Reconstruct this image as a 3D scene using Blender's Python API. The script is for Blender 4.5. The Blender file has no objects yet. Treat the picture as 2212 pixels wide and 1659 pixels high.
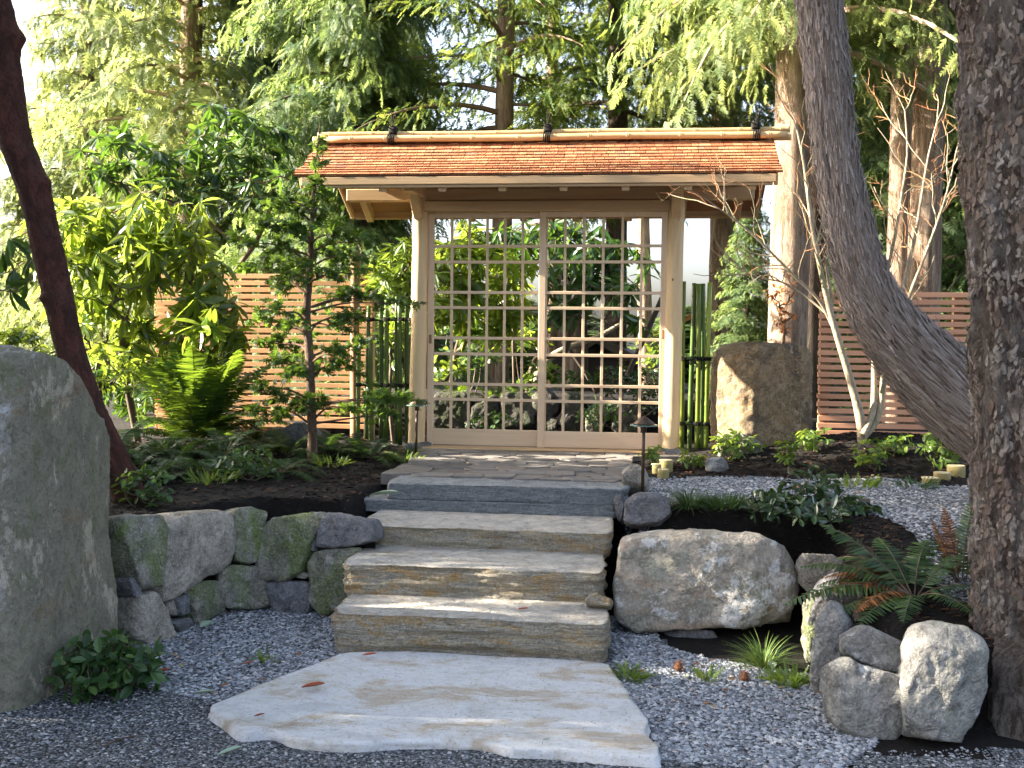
import bpy, math, random
import numpy as np
from mathutils import Vector, Matrix

random.seed(7)
RNG = np.random.default_rng(11)
SC = bpy.context.scene
COL = SC.collection
R = math.radians

# ------------------------------------------------------------------ camera, sky, sun, exposure
EYE = np.array([0.0, 0.0, 1.62])
YAW, PITCH, ROLL = R(7.0), R(-2.5), 0.010
F0 = np.array([-math.sin(YAW), math.cos(YAW), 0]); R0 = np.array([math.cos(YAW), math.sin(YAW), 0]); U0 = np.array([0, 0, 1.0])
FW = math.cos(PITCH) * F0 + math.sin(PITCH) * U0
U1 = -math.sin(PITCH) * F0 + math.cos(PITCH) * U0
RT = math.cos(ROLL) * R0 + math.sin(ROLL) * U1
UP = -math.sin(ROLL) * R0 + math.cos(ROLL) * U1
FPX = 2372.0 / 2212.0                       # focal length in frame widths
cam = bpy.data.cameras.new('camera'); cam.sensor_width = 36.0; cam.lens = 36.0 * FPX
cam.clip_start = 0.05; cam.clip_end = 3000
camo = bpy.data.objects.new('camera', cam); COL.objects.link(camo)
M = Matrix.Identity(4)
for i in range(3):
    M[i][0], M[i][1], M[i][2], M[i][3] = RT[i], UP[i], -FW[i], EYE[i]
camo.matrix_world = M
SC.camera = camo

SUN_EL, SUN_AZ = R(24.0), R(-4.0)           # the sun stands over the -X side, 4 degrees towards -Y
SUN_DIR = np.array([-math.cos(SUN_EL) * math.cos(SUN_AZ), math.cos(SUN_EL) * math.sin(SUN_AZ), math.sin(SUN_EL)])
world = bpy.data.worlds.new('World'); SC.world = world; world.use_nodes = True
wn = world.node_tree.nodes; wl = world.node_tree.links
sky = wn.new('ShaderNodeTexSky'); sky.sky_type = 'NISHITA'; sky.sun_disc = False
sky.sun_elevation = SUN_EL; sky.sun_rotation = math.atan2(SUN_DIR[0], SUN_DIR[1])
sky.air_density = 0.8; sky.dust_density = 5.0; sky.ozone_density = 1.0
bg = wn['Background']; bg.inputs[1].default_value = 0.105
hz = wn.new('ShaderNodeHueSaturation'); hz.inputs['Saturation'].default_value = .80      # thin bright haze over the whole sky
wl.new(sky.outputs[0], hz.inputs['Color']); wl.new(hz.outputs[0], bg.inputs[0])
sun = bpy.data.lights.new('sun', 'SUN'); sun.energy = 5.0; sun.angle = R(0.55); sun.color = (1.0, 0.9, 0.74)
suno = bpy.data.objects.new('sun', sun); COL.objects.link(suno)
suno.rotation_euler = Vector(SUN_DIR).to_track_quat('Z', 'Y').to_euler()
SC.view_settings.view_transform = 'Standard'; SC.view_settings.look = 'None'
SC.view_settings.gamma = 1.0; SC.view_settings.use_curve_mapping = False
SC.view_settings.exposure = 2.9
SC.cycles.use_denoising = True
SC.cycles.max_bounces = 5; SC.cycles.diffuse_bounces = 3; SC.cycles.glossy_bounces = 2
SC.cycles.transmission_bounces = 3; SC.cycles.transparent_max_bounces = 4
SC.cycles.sample_clamp_indirect = 6.0

# ------------------------------------------------------------------ survey helpers (photo points back to real ground, walls, planes)
def ray(x, y):
    return FW + (x - 1106.0) / 2372.0 * RT - (y - 829.5) / 2372.0 * UP
def PY(x, y, Y):
    d = ray(x, y); return EYE + d * ((Y - EYE[1]) / d[1])
def PZ(x, y, z):
    d = ray(x, y); return EYE + d * ((z - EYE[2]) / d[2])
def PD(x, y, depth):
    return EYE + ray(x, y) * depth

# ------------------------------------------------------------------ noise
def _hash(ix, iy, iz, seed):
    h = (ix * 374761393 + iy * 668265263 + iz * 2147483647 + seed * 1274126177) & 0xFFFFFFFF
    h = ((h ^ (h >> 13)) * 1274126177) & 0xFFFFFFFF
    h = ((h ^ (h >> 16)) * 2246822519) & 0xFFFFFFFF
    return ((h ^ (h >> 15)) & 0xFFFFFF) / float(0xFFFFFF)
def vn(P, scale=1.0, seed=0):
    """value noise in -1..1"""
    P = np.asarray(P, float) * scale
    i = np.floor(P).astype(np.int64); f = P - i; f = f * f * f * (f * (f * 6 - 15) + 10)
    x, y, z = i[..., 0], i[..., 1], i[..., 2]; u, v, w = f[..., 0], f[..., 1], f[..., 2]
    def h(a, b, c): return _hash(x + a, y + b, z + c, seed)
    c00 = h(0,0,0)*(1-u)+h(1,0,0)*u; c10 = h(0,1,0)*(1-u)+h(1,1,0)*u
    c01 = h(0,0,1)*(1-u)+h(1,0,1)*u; c11 = h(0,1,1)*(1-u)+h(1,1,1)*u
    return 2*((c00*(1-v)+c10*v)*(1-w)+(c01*(1-v)+c11*v)*w)-1
def fbm(P, scale=1.0, octv=4, seed=0, gain=0.5):
    s = 0; a = 1; t = 0
    for k in range(octv):
        s = s + a * vn(P, scale * 2.03 ** k, seed + 17 * k); t += a; a *= gain
    return s / t
def vfbm(P, scale=1.0, octv=4, seed=0, gain=0.5):
    return np.stack([fbm(P, scale, octv, seed + 101 * k, gain) for k in range(3)], -1)
def unit(v):
    v = np.asarray(v, float); return v / np.maximum(np.linalg.norm(v, axis=-1, keepdims=True), 1e-9)

# ------------------------------------------------------------------ mesh helpers
def raw_mesh(name, V, F, smooth=False):
    """V (n,3); F a list of (k,m) index arrays"""
    me = bpy.data.meshes.new(name)
    V = np.asarray(V, np.float32); F = [np.asarray(f, np.int32) for f in (F if isinstance(F, list) else [F]) if len(f)]
    me.vertices.add(len(V)); me.vertices.foreach_set('co', V.ravel())
    tot = np.concatenate([np.full(len(f), f.shape[1], np.int32) for f in F])
    idx = np.concatenate([f.ravel() for f in F])
    me.loops.add(len(idx)); me.loops.foreach_set('vertex_index', idx)
    me.polygons.add(len(tot)); st = np.concatenate([[0], np.cumsum(tot)[:-1]]).astype(np.int32)
    me.polygons.foreach_set('loop_start', st); me.polygons.foreach_set('loop_total', tot)
    me.polygons.foreach_set('use_smooth', np.full(len(tot), bool(smooth)))
    me.update(calc_edges=True); me.validate()
    return me
def link(name, me, m=None, parent=None, loc=None):
    o = bpy.data.objects.new(name, me); COL.objects.link(o)
    if m is not None and not me.materials: me.materials.append(m)
    if parent is not None:
        o.parent = parent
        if loc is None: o.location = -wloc(parent)
        else: o.location = Vector(loc) - wloc(parent)
    elif loc is not None: o.location = loc
    return o
def wloc(o):
    v = Vector(o.location)
    while o.parent is not None:
        o = o.parent; v = v + Vector(o.location)
    return v
class MB:
    def __init__(s): s.V = []; s.F = {}; s.n = 0
    def add(s, V, F):
        V = np.asarray(V, float)
        for f in (F if isinstance(F, list) else [F]):
            f = np.asarray(f, np.int64)
            if len(f): s.F.setdefault(f.shape[1], []).append(f + s.n)
        s.V.append(V); s.n += len(V); return s
    def arrays(s):
        return np.concatenate(s.V), [np.concatenate(v) for v in s.F.values()]
    def build(s, name, m, parent=None, smooth=False):
        V, F = s.arrays()
        if parent is None:                      # a top-level mesh has its origin at its base
            c = np.array([(V[:, 0].min() + V[:, 0].max()) / 2, (V[:, 1].min() + V[:, 1].max()) / 2, V[:, 2].min()])
            return link(name, raw_mesh(name, V - c, F, smooth), m, None, tuple(c))
        c = V.mean(0)
        return link(name, raw_mesh(name, V - c, F, smooth), m, parent, tuple(c))
def tag(o, label=None, cat=None, group=None, kind=None):
    if label: o['label'] = label
    if cat: o['category'] = cat
    if group: o['group'] = group
    if kind: o['kind'] = kind
    return o
def thing(name, label, cat, loc, group=None):
    o = bpy.data.objects.new(name, None); COL.objects.link(o); o.location = tuple(float(v) for v in loc)
    o.empty_display_size = 0.1
    return tag(o, label, cat, group)

def box(c, s, ch=0.0, rot=None):
    """box centred at c of size s with chamfer ch; rot is an optional 3x3 matrix"""
    hx, hy, hz = np.asarray(s, float) / 2
    if ch <= 0:
        V = np.array([[x, y, z] for x in (-hx, hx) for y in (-hy, hy) for z in (-hz, hz)])
        F = [np.array([[0,1,3,2],[4,6,7,5],[0,4,5,1],[2,3,7,6],[0,2,6,4],[1,5,7,3]])]
    else:
        ch = min(ch, hx * .9, hy * .9, hz * .9)
        V = []; 
        for sx in (-1, 1):
            for sy in (-1, 1):
                for sz in (-1, 1):
                    V += [[sx*hx, sy*(hy-ch), sz*(hz-ch)], [sx*(hx-ch), sy*hy, sz*(hz-ch)], [sx*(hx-ch), sy*(hy-ch), sz*hz]]
        V = np.array(V)
        def i(a, b, c_, k): return 3 * (4 * a + 2 * b + c_) + k
        Q = []
        for a in (0, 1):
            q = [i(a,0,0,0), i(a,1,0,0), i(a,1,1,0), i(a,0,1,0)]; Q.append(q if a else q[::-1])
            q = [i(0,a,0,1), i(1,a,0,1), i(1,a,1,1), i(0,a,1,1)]; Q.append(q[::-1] if a else q)
            q = [i(0,0,a,2), i(1,0,a,2), i(1,1,a,2), i(0,1,a,2)]; Q.append(q if a else q[::-1])
        for a in (0, 1):
            for b in (0, 1):
                for q in ([i(a,b,0,0), i(a,b,0,1), i(a,b,1,1), i(a,b,1,0)], [i(a,0,b,0), i(a,0,b,2), i(a,1,b,2), i(a,1,b,0)], [i(0,a,b,1), i(0,a,b,2), i(1,a,b,2), i(1,a,b,1)]):
                    Q.append(q)
        T = [[i(a,b,c_,0), i(a,b,c_,1), i(a,b,c_,2)] for a in (0,1) for b in (0,1) for c_ in (0,1)]
        Q = np.array(Q); T = np.array(T)
        def fix(Fa):
            out = []
            for f in Fa:
                p = V[f]; n = np.cross(p[1]-p[0], p[2]-p[0]); out.append(f if n @ p.mean(0) > 0 else f[::-1])
            return np.array(out)
        F = [fix(Q), fix(T)]
    if rot is not None: V = V @ np.asarray(rot).T
    return V + np.asarray(c, float), F
def rotz(a): c, s = math.cos(a), math.sin(a); return np.array([[c,-s,0],[s,c,0],[0,0,1.0]])
def rotx(a): c, s = math.cos(a), math.sin(a); return np.array([[1.0,0,0],[0,c,-s],[0,s,c]])
def roty(a): c, s = math.cos(a), math.sin(a); return np.array([[c,0,s],[0,1.0,0],[-s,0,c]])

def frames(P):
    P = np.asarray(P, float); T = unit(np.gradient(P, axis=0))
    a = np.array([0, 0, 1.0]) if abs(T[0][2]) < .9 else np.array([1.0, 0, 0])
    N = [unit(np.cross(T[0], a))]
    for k in range(1, len(P)):
        n = N[-1] - T[k] * (N[-1] @ T[k]); N.append(unit(n))
    N = np.array(N); return T, N, np.cross(T, N)
def tube(P, rad, seg=8, caps=True):
    P = np.asarray(P, float); n = len(P); rad = np.broadcast_to(np.asarray(rad, float), (n,))
    T, N, B = frames(P); a = np.linspace(0, 2*np.pi, seg, endpoint=False)
    V = (P[:, None, :] + rad[:, None, None] * (np.cos(a)[None, :, None] * N[:, None, :] + np.sin(a)[None, :, None] * B[:, None, :])).reshape(-1, 3)
    k = np.arange(n-1)[:, None] * seg; j = np.arange(seg)[None, :]; j2 = (j + 1) % seg
    F = [np.stack([k + j, k + j2, k + seg + j2, k + seg + j], -1).reshape(-1, 4)]
    if caps:
        V = np.concatenate([V, P[:1], P[-1:]]); c0, c1 = n*seg, n*seg+1; jj = np.arange(seg)
        F.append(np.concatenate([np.stack([np.full(seg, c0), (jj+1) % seg, jj], -1), np.stack([np.full(seg, c1), (n-1)*seg + jj, (n-1)*seg + (jj+1) % seg], -1)]))
    return V, F
def curve(pts, n):
    """Catmull-Rom through pts, n samples"""
    p = np.asarray(pts, float); p = np.concatenate([[2*p[0]-p[1]], p, [2*p[-1]-p[-2]]])
    out = []; m = len(p) - 3
    for t in np.linspace(0, m - 1e-6, n):
        i = int(t); f = t - i; a, b, c, d = p[i:i+4]
        out.append(.5*((2*b)+(-a+c)*f+(2*a-5*b+4*c-d)*f*f+(-a+3*b-3*c+d)*f**3))
    return np.array(out)
def lathe(c, prof, seg=24):
    """prof: list of (r, z)"""
    prof = np.asarray(prof, float); a = np.linspace(0, 2*np.pi, seg, endpoint=False); n = len(prof)
    V = np.stack([prof[:, :1]*np.cos(a), prof[:, :1]*np.sin(a), np.repeat(prof[:, 1:], seg, 1)], -1).reshape(-1, 3) + np.asarray(c)
    k = np.arange(n-1)[:, None] * seg; j = np.arange(seg)[None, :]; j2 = (j+1) % seg
    return V, [np.stack([k+j, k+j2, k+seg+j2, k+seg+j], -1).reshape(-1, 4)]
def scatter(T, pos, axis, nrm, size, width=None):
    """copies of template T=(V,F) (y along, x across, z normal)"""
    TV, TF = T; pos = np.asarray(pos, float); n = len(pos)
    Y = unit(axis); X = unit(np.cross(Y, nrm)); Z = np.cross(X, Y)
    s = np.broadcast_to(np.asarray(size, float), (n,))[:, None, None]
    w = s if width is None else np.broadcast_to(np.asarray(width, float), (n,))[:, None, None]
    V = pos[:, None, :] + w*TV[None, :, 0:1]*X[:, None, :] + s*TV[None, :, 1:2]*Y[:, None, :] + s*TV[None, :, 2:3]*Z[:, None, :]
    off = (np.arange(n) * len(TV))[:, None, None]
    return V.reshape(-1, 3), [(f[None] + off).reshape(-1, f.shape[1]) for f in TF]
def dup(o, loc=None, rz=None, scale=None):
    c = o.copy(); COL.objects.link(c)
    if loc is not None: c.location = loc
    if rz is not None: c.rotation_euler = (0, 0, rz)
    if scale is not None: c.scale = (scale,) * 3 if np.isscalar(scale) else scale
    for ch in list(o.children):
        d = ch.copy(); COL.objects.link(d); d.parent = c
        for g in list(ch.children):
            e = g.copy(); COL.objects.link(e); e.parent = d
    return c

# ------------------------------------------------------------------ materials
class NT:
    """small node-tree writer"""
    def __init__(s, name, rough=0.8):
        s.m = bpy.data.materials.new(name); s.m.use_nodes = True; s.t = s.m.node_tree; s.b = s.t.nodes['Principled BSDF']
        s.b.inputs['Roughness'].default_value = rough
        s.b.inputs['Specular IOR Level'].default_value = 0.3
        s._v = None; s.attr = None
    def n(s, typ, **kw):
        x = s.t.nodes.new('ShaderNode' + typ)
        for k, v in kw.items():
            if k[0] == 'i' and k[1:].isdigit(): x.inputs[int(k[1:])].default_value = v
            else: setattr(x, k, v)
        return x
    def l(s, a, b): s.t.links.new(a, b)
    def vec(s, scale=(1, 1, 1), rnd=True):
        """object coordinates, shifted by a random amount for each object, then scaled"""
        if s._v is None:
            tc = s.n('Attribute', attribute_name=s.attr) if s.attr else s.n('TexCoord'); s._v = tc.outputs['Vector'] if s.attr else tc.outputs['Object']
            if rnd:
                oi = s.n('ObjectInfo'); mu = s.n('Math', operation='MULTIPLY', i1=37.0); s.l(oi.outputs['Random'], mu.inputs[0])
                ad = s.n('VectorMath', operation='ADD'); s.l(s._v, ad.inputs[0]); s.l(mu.outputs[0], ad.inputs[1]); s._v = ad.outputs[0]
        mp = s.n('Mapping'); mp.inputs['Scale'].default_value = scale; s.l(s._v, mp.inputs[0]); return mp.outputs[0]
    def noise(s, scale, detail=4, rough=.55, stretch=(1, 1, 1), dist=0.0):
        x = s.n('TexNoise'); x.inputs['Scale'].default_value = scale; x.inputs['Detail'].default_value = detail
        x.inputs['Roughness'].default_value = rough; x.inputs['Distortion'].default_value = dist
        s.l(s.vec(stretch), x.inputs['Vector']); return x.outputs[0]
    def voro(s, scale, feature='F1', stretch=(1, 1, 1), out='Distance'):
        x = s.n('TexVoronoi', feature=feature); x.inputs['Scale'].default_value = scale; s.l(s.vec(stretch), x.inputs['Vector']); return x.outputs[out]
    def ramp(s, fac, stops):
        x = s.n('ValToRGB'); e = x.color_ramp.elements
        while len(e) < len(stops): e.new(.5)
        for el, (p, c) in zip(e, stops): el.position = p; el.color = (*c, 1) if len(c) == 3 else c
        s.l(fac, x.inputs[0]); return x.outputs[0]
    def step(s, fac, a, b):
        x = s.n('MapRange'); x.inputs[1].default_value = a; x.inputs[2].default_value = b; s.l(fac, x.inputs[0]); return x.outputs[0]
    def mix(s, fac, a, b, mode='MIX'):
        x = s.n('Mix', data_type='RGBA', blend_type=mode)
        for sock, v in ((x.inputs[0], fac), (x.inputs[6], a), (x.inputs[7], b)):
            if hasattr(v, 'node'): s.l(v, sock)
            elif isinstance(v, (int, float)): sock.default_value = v
            else: sock.default_value = (*v, 1)
        return x.outputs[2]
    def math(s, op, a, b=0.0):
        x = s.n('Math', operation=op)
        for k, v in ((0, a), (1, b)):
            if hasattr(v, 'node'): s.l(v, x.inputs[k])
            else: x.inputs[k].default_value = v
        return x.outputs[0]
    def hsv(s, col, h=.5, sat=1.0, v=1.0):
        x = s.n('HueSaturation')
        for k, a in (('Hue', h), ('Saturation', sat), ('Value', v)):
            if hasattr(a, 'node'): s.l(a, x.inputs[k])
            else: x.inputs[k].default_value = a
        if hasattr(col, 'node'): s.l(col, x.inputs['Color'])
        else: x.inputs['Color'].default_value = (*col, 1)
        return x.outputs[0]
    def island(s): return s.n('NewGeometry').outputs['Random Per Island']
    def objrand(s): return s.n('ObjectInfo').outputs['Random']
    def upness(s):
        g = s.n('NewGeometry'); x = s.n('SeparateXYZ'); s.l(g.outputs['Normal'], x.inputs[0]); return x.outputs[2]
    def color(s, c): s.l(c, s.b.inputs['Base Color']) if hasattr(c, 'node') else setattr(s.b.inputs['Base Color'], 'default_value', (*c, 1)); return s
    def rough(s, r): s.l(r, s.b.inputs['Roughness']); return s
    def bump(s, *layers):
        prev = None
        for h, st, d in layers:
            x = s.n('Bump'); x.inputs['Strength'].default_value = st; x.inputs['Distance'].default_value = d
            s.l(h, x.inputs['Height'])
            if prev is not None: s.l(prev, x.inputs['Normal'])
            prev = x.outputs[0]
        s.l(prev, s.b.inputs['Normal']); return s
    def translucent(s, col, fac=0.4):
        t = s.n('BsdfTranslucent'); mx = s.n('MixShader'); mx.inputs[0].default_value = fac
        if hasattr(col, 'node'): s.l(col, t.inputs[0])
        else: t.inputs[0].default_value = (*col, 1)
        s.l(s.b.outputs[0], mx.inputs[1]); s.l(t.outputs[0], mx.inputs[2])
        s.l(mx.outputs[0], s.t.nodes['Material Output'].inputs[0]); return s

def stone_mat(name, base, alt, third, lichen=(.52, .54, .53), lich=.62, moss=None, moss_at=.55, scale=1.0, strata=0.0, bump=1.0, rust=None, tread=None):
    k = NT(name, .9)
    st = (1, 1, 1 + strata * 6)
    a = k.noise(3.2*scale, 6, .6, st); b = k.noise(11*scale, 5, .65, st, .6); f = k.noise(70*scale, 4, .7)
    c = k.ramp(a, [(.40, base), (.50, alt), (.60, third)])
    c = k.mix(k.math('MULTIPLY', k.step(b, .46, .62), .75), c, tuple(x*.52 for x in base))
    if rust is not None: c = k.mix(k.math('MULTIPLY', k.step(k.noise(4.2*scale, 5, .6, (1, 1, 3), 1.0), .5, .68), .8), c, rust)
    if moss is not None:
        c = k.mix(k.math('MULTIPLY', k.step(k.noise(3.0*scale, 6, .7, (1, 1, .55), .8), moss_at, moss_at + .2), .85), c, moss)
    l1 = k.noise(5.5*scale, 9, .74, (1, 1, 1), .25)
    c = k.mix(k.math('MULTIPLY', k.step(l1, lich-.035, lich + .0), .8), c, lichen)
    c = k.mix(k.math('MULTIPLY', k.step(f, .48, .66), .42), c, tuple(min(1, x*1.7) for x in alt))
    c = k.mix(k.math('MULTIPLY', k.step(k.noise(46*scale, 3, .7), .53, .66), .5), c, tuple(x*.45 for x in base))
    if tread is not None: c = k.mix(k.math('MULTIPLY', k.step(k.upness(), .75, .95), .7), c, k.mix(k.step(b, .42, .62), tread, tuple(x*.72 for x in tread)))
    k.color(c)
    k.bump((a, .6*bump, .12), (b, .8*bump, .06), (f, .9*bump, .012))
    return k.m
def wood_mat(name, c1, c2, axis='x', grain=1.0, rough=.65, vary=.12):
    k = NT(name, rough)
    st = {'x': (.6, 14, 14), 'y': (14, .6, 14), 'z': (14, 14, .6)}[axis]
    g = k.noise(2.6*grain, 5, .6, st, .3); g2 = k.noise(11*grain, 3, .6, st)
    c = k.ramp(g, [(.3, c1), (.7, c2)])
    c = k.mix(k.math('MULTIPLY', k.step(g2, .5, .8), .25), c, tuple(x*.7 for x in c1))
    v = k.math('ADD', k.math('MULTIPLY', k.objrand(), 2*vary), 1 - vary)
    k.color(k.hsv(c, .5, 1.0, v)); k.bump((g2, .25, .004))
    return k.m
def leaf_mat(name, c1, c2, glow, fac=.4, rough=.4, spec=.4, vary=.25):
    k = NT(name, rough); k.b.inputs['Specular IOR Level'].default_value = spec
    r = k.island(); c = k.ramp(r, [(0, tuple(x*.6 for x in c1)), (.3, c1), (.75, c2), (1, (c2[0]*1.6, c2[1]*1.3, c2[2]*1.1))])
    k.color(c)
    gl = k.mix(k.math('FRACT', k.math('MULTIPLY', r, 7.3)), glow, tuple(x*.35 for x in glow))
    return k.translucent(gl, fac).m

# ------------------------------------------------------------------ material list
MAT = {}
MAT['mulch'] = (lambda k: k.color(k.ramp(k.noise(38, 5, .7), [(.35, (.003, .0022, .0018)), (.55, (.007, .0045, .0034)), (.75, (.022, .013, .009))])).bump((k.noise(30, 5, .7), .9, .03), (k.noise(110, 3, .7), .7, .01)).m)(NT('mulch', .95))
MAT['chip'] = (lambda k: k.color(k.ramp(k.island(), [(0, (.004, .0028, .0022)), (.75, (.014, .008, .0055)), (1, (.085, .042, .025))])).m)(NT('mulch_chip', .9))
def crushed(name, sc, cols):
    k = NT(name, .9); v = k.n('TexVoronoi'); v.inputs['Scale'].default_value = sc; k.l(k.vec(), v.inputs['Vector'])
    x = k.n('SeparateColor'); k.l(v.outputs['Color'], x.inputs[0])
    c = k.ramp(x.outputs[0], [(0, cols[0]), (.5, cols[1]), (.9, cols[2]), (1, tuple(q*1.35 for q in cols[2]))])
    c = k.mix(k.step(v.outputs['Distance'], .45, .75), c, tuple(q*.35 for q in cols[0])); k.color(c).bump((k.math('SUBTRACT', 1.0, v.outputs['Distance']), 1.0, .012), (k.noise(200, 3, .7), .5, .004)); return k.m
MAT['gravel_base'] = crushed('gravel_base', 62, ((.05, .055, .062), (.15, .16, .18), (.28, .29, .31)))
MAT['dark_base'] = crushed('crushed_base', 85, ((.04, .044, .05), (.12, .128, .142), (.26, .268, .28)))
MAT['gravel'] = (lambda k: k.color(k.mix(k.math('MULTIPLY', k.step(k.noise(150, 3, .7), .5, .75), .35), k.ramp(k.island(), [(0, (.11, .12, .136)), (.45, (.245, .262, .29)), (.85, (.39, .405, .43)), (.97, (.50, .505, .51)), (1, (.38, .28, .23))]), (.10, .105, .11))).m)(NT('gravel', .85))
MAT['gravel_dark'] = (lambda k: k.color(k.ramp(k.island(), [(0, (.08, .086, .095)), (.5, (.20, .21, .228)), (.9, (.36, .37, .385)), (1, (.46, .455, .44))])).m)(NT('gravel_dark', .85))
MAT['leafwood'] = (lambda k: k.color(k.ramp(k.noise(6, 4), [(.3, (.05, .035, .022)), (.7, (.15, .115, .08))])).m)(NT('twig_bark', .85))
def monolith_mat():
    """one weathered side has gone dark and mossy, the other is paler with blue white lichen"""
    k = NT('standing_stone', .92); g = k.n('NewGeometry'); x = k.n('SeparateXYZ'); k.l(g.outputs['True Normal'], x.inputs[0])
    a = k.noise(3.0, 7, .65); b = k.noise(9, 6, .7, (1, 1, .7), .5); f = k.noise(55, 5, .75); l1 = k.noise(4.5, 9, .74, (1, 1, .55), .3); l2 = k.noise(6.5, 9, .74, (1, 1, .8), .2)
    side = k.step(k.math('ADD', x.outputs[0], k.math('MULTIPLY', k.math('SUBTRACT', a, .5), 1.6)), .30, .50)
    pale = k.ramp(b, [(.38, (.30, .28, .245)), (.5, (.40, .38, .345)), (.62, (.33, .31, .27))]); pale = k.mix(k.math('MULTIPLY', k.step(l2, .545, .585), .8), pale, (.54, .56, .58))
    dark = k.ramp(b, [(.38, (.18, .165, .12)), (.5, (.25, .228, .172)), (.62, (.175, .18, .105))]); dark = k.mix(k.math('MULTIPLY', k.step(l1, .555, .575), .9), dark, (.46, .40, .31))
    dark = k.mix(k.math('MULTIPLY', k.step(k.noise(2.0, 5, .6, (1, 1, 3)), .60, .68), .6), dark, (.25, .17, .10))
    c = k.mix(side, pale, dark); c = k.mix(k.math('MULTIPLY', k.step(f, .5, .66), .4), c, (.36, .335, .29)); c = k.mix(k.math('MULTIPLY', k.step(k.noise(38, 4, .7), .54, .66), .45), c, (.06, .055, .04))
    k.color(c).bump((a, .6, .12), (b, .9, .06), (f, .9, .012)); return k.m
MAT['monolith'] = monolith_mat()
MAT['wallstone'] = stone_mat('mossy_wall_stone', (.19, .175, .145), (.32, .295, .25), (.21, .20, .18), (.42, .42, .38), .62, (.12, .185, .022), .45, 1.3)
MAT['wallstone_tan'] = stone_mat('tan_wall_stone', (.32, .285, .235), (.41, .365, .305), (.28, .25, .21), (.45, .43, .4), .68, (.14, .15, .06), .6, 1.0)
MAT['wallstone_grey'] = stone_mat('grey_wall_stone', (.16, .158, .165), (.24, .235, .245), (.18, .175, .18), (.38, .38, .38), .66, None, .6, 1.3)
MAT['wallstone_shade_painted'] = stone_mat('shade_painted_mossy_stone', (.075, .07, .06), (.12, .11, .095), (.08, .078, .07), (.2, .2, .18), .66, (.05, .08, .012), .45, 1.3)  # mossy wall stone colours darkened to stand in for shade
MAT['palestone'] = stone_mat('pale_wall_stone', (.22, .215, .205), (.31, .30, .28), (.245, .245, .22), (.50, .50, .49), .61, (.20, .22, .11), .6, 1.2)
MAT['boulder'] = stone_mat('lichen_boulder', (.29, .265, .21), (.37, .325, .275), (.245, .255, .195), (.64, .64, .63), .56, (.20, .22, .10), .57, .8, 0, .9, (.36, .26, .18))
MAT['rustrock'] = stone_mat('rust_rock', (.30, .22, .13), (.42, .32, .20), (.13, .10, .075), (.55, .47, .36), .6, (.045, .04, .03), .55, 1.3, 0, 1.6, (.35, .21, .09))
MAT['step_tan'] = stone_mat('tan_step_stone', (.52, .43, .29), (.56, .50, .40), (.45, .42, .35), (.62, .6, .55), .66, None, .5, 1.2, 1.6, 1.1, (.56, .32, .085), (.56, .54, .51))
MAT['step_blue'] = stone_mat('blue_step_stone', (.20, .215, .225), (.27, .285, .29), (.22, .23, .235), (.55, .56, .54), .66, None, .5, 1.2, 1.2, .8)
def slab_mat():
    k = NT('pale_slab', .85)
    a = k.noise(2.2, 7, .68, (1, 1.7, 1), .35); b = k.noise(6, 7, .72, (1, 2.2, 1), .4); f = k.noise(75, 5, .8)
    c = k.ramp(a, [(.36, (.56, .56, .57)), (.47, (.65, .655, .665)), (.53, (.58, .555, .52)), (.58, (.47, .385, .29)), (.66, (.57, .55, .52))])
    c = k.mix(k.math('MULTIPLY', k.step(b, .52, .66), .5), c, (.47, .435, .39))
    c = k.mix(k.math('MULTIPLY', k.step(k.noise(30, 5, .75), .55, .66), .4), c, (.36, .33, .29))
    c = k.mix(k.math('MULTIPLY', k.step(f, .56, .64), .6), c, (.22, .205, .19))
    k.color(c).bump((a, .5, .06), (b, .7, .03), (f, .8, .006)); return k.m
MAT['slab'] = slab_mat()
MAT['flag'] = (lambda k: k.color(k.mix(k.math('MULTIPLY', k.step(k.noise(60, 5, .7), .45, .75), .5), k.hsv(k.ramp(k.noise(3, 5, .6, (1, 2, 1)), [(.38, (.15, .138, .125)), (.5, (.20, .185, .17)), (.62, (.175, .14, .115))]), .5, 1.0, k.math('ADD', k.math('MULTIPLY', k.objrand(), .3), .85)), (.12, .108, .095))).bump((k.noise(7, 5, .6), .5, .03), (k.noise(70, 4, .7), .6, .006)).m)(NT('flagstone', .85))
MAT['door'] = wood_mat('pale_door_wood', (.66, .475, .31), (.73, .55, .375), 'z', 1.0, .6, .03)
MAT['doorx'] = wood_mat('pale_rail_wood', (.66, .475, .31), (.73, .55, .375), 'x', 1.0, .6, .03)
MAT['beam'] = wood_mat('beam_wood', (.48, .315, .17), (.57, .40, .235), 'x', 1.0, .6, .04)
MAT['rafter'] = wood_mat('rafter_wood', (.54, .36, .20), (.63, .45, .27), 'y', 1.0, .6, .05)
MAT['deck'] = wood_mat('roof_deck_wood', (.30, .15, .08), (.38, .20, .11), 'x', 1.0, .7, .1)
def post_mat():
    k = NT('peeled_log', .6)
    g = k.noise(3.2, 5, .6, (7, 7, .7), .4); kn = k.voro(2.6, 'F1', (3, 3, 1.6))
    c = k.ramp(g, [(.28, (.56, .38, .20)), (.5, (.66, .49, .28)), (.75, (.60, .43, .24))])
    c = k.mix(k.math('SUBTRACT', 1.0, k.step(kn, .045, .075)), c, (.10, .055, .03))
    k.color(c).bump((g, .3, .01)); return k.m
MAT['post'] = post_mat()
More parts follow.
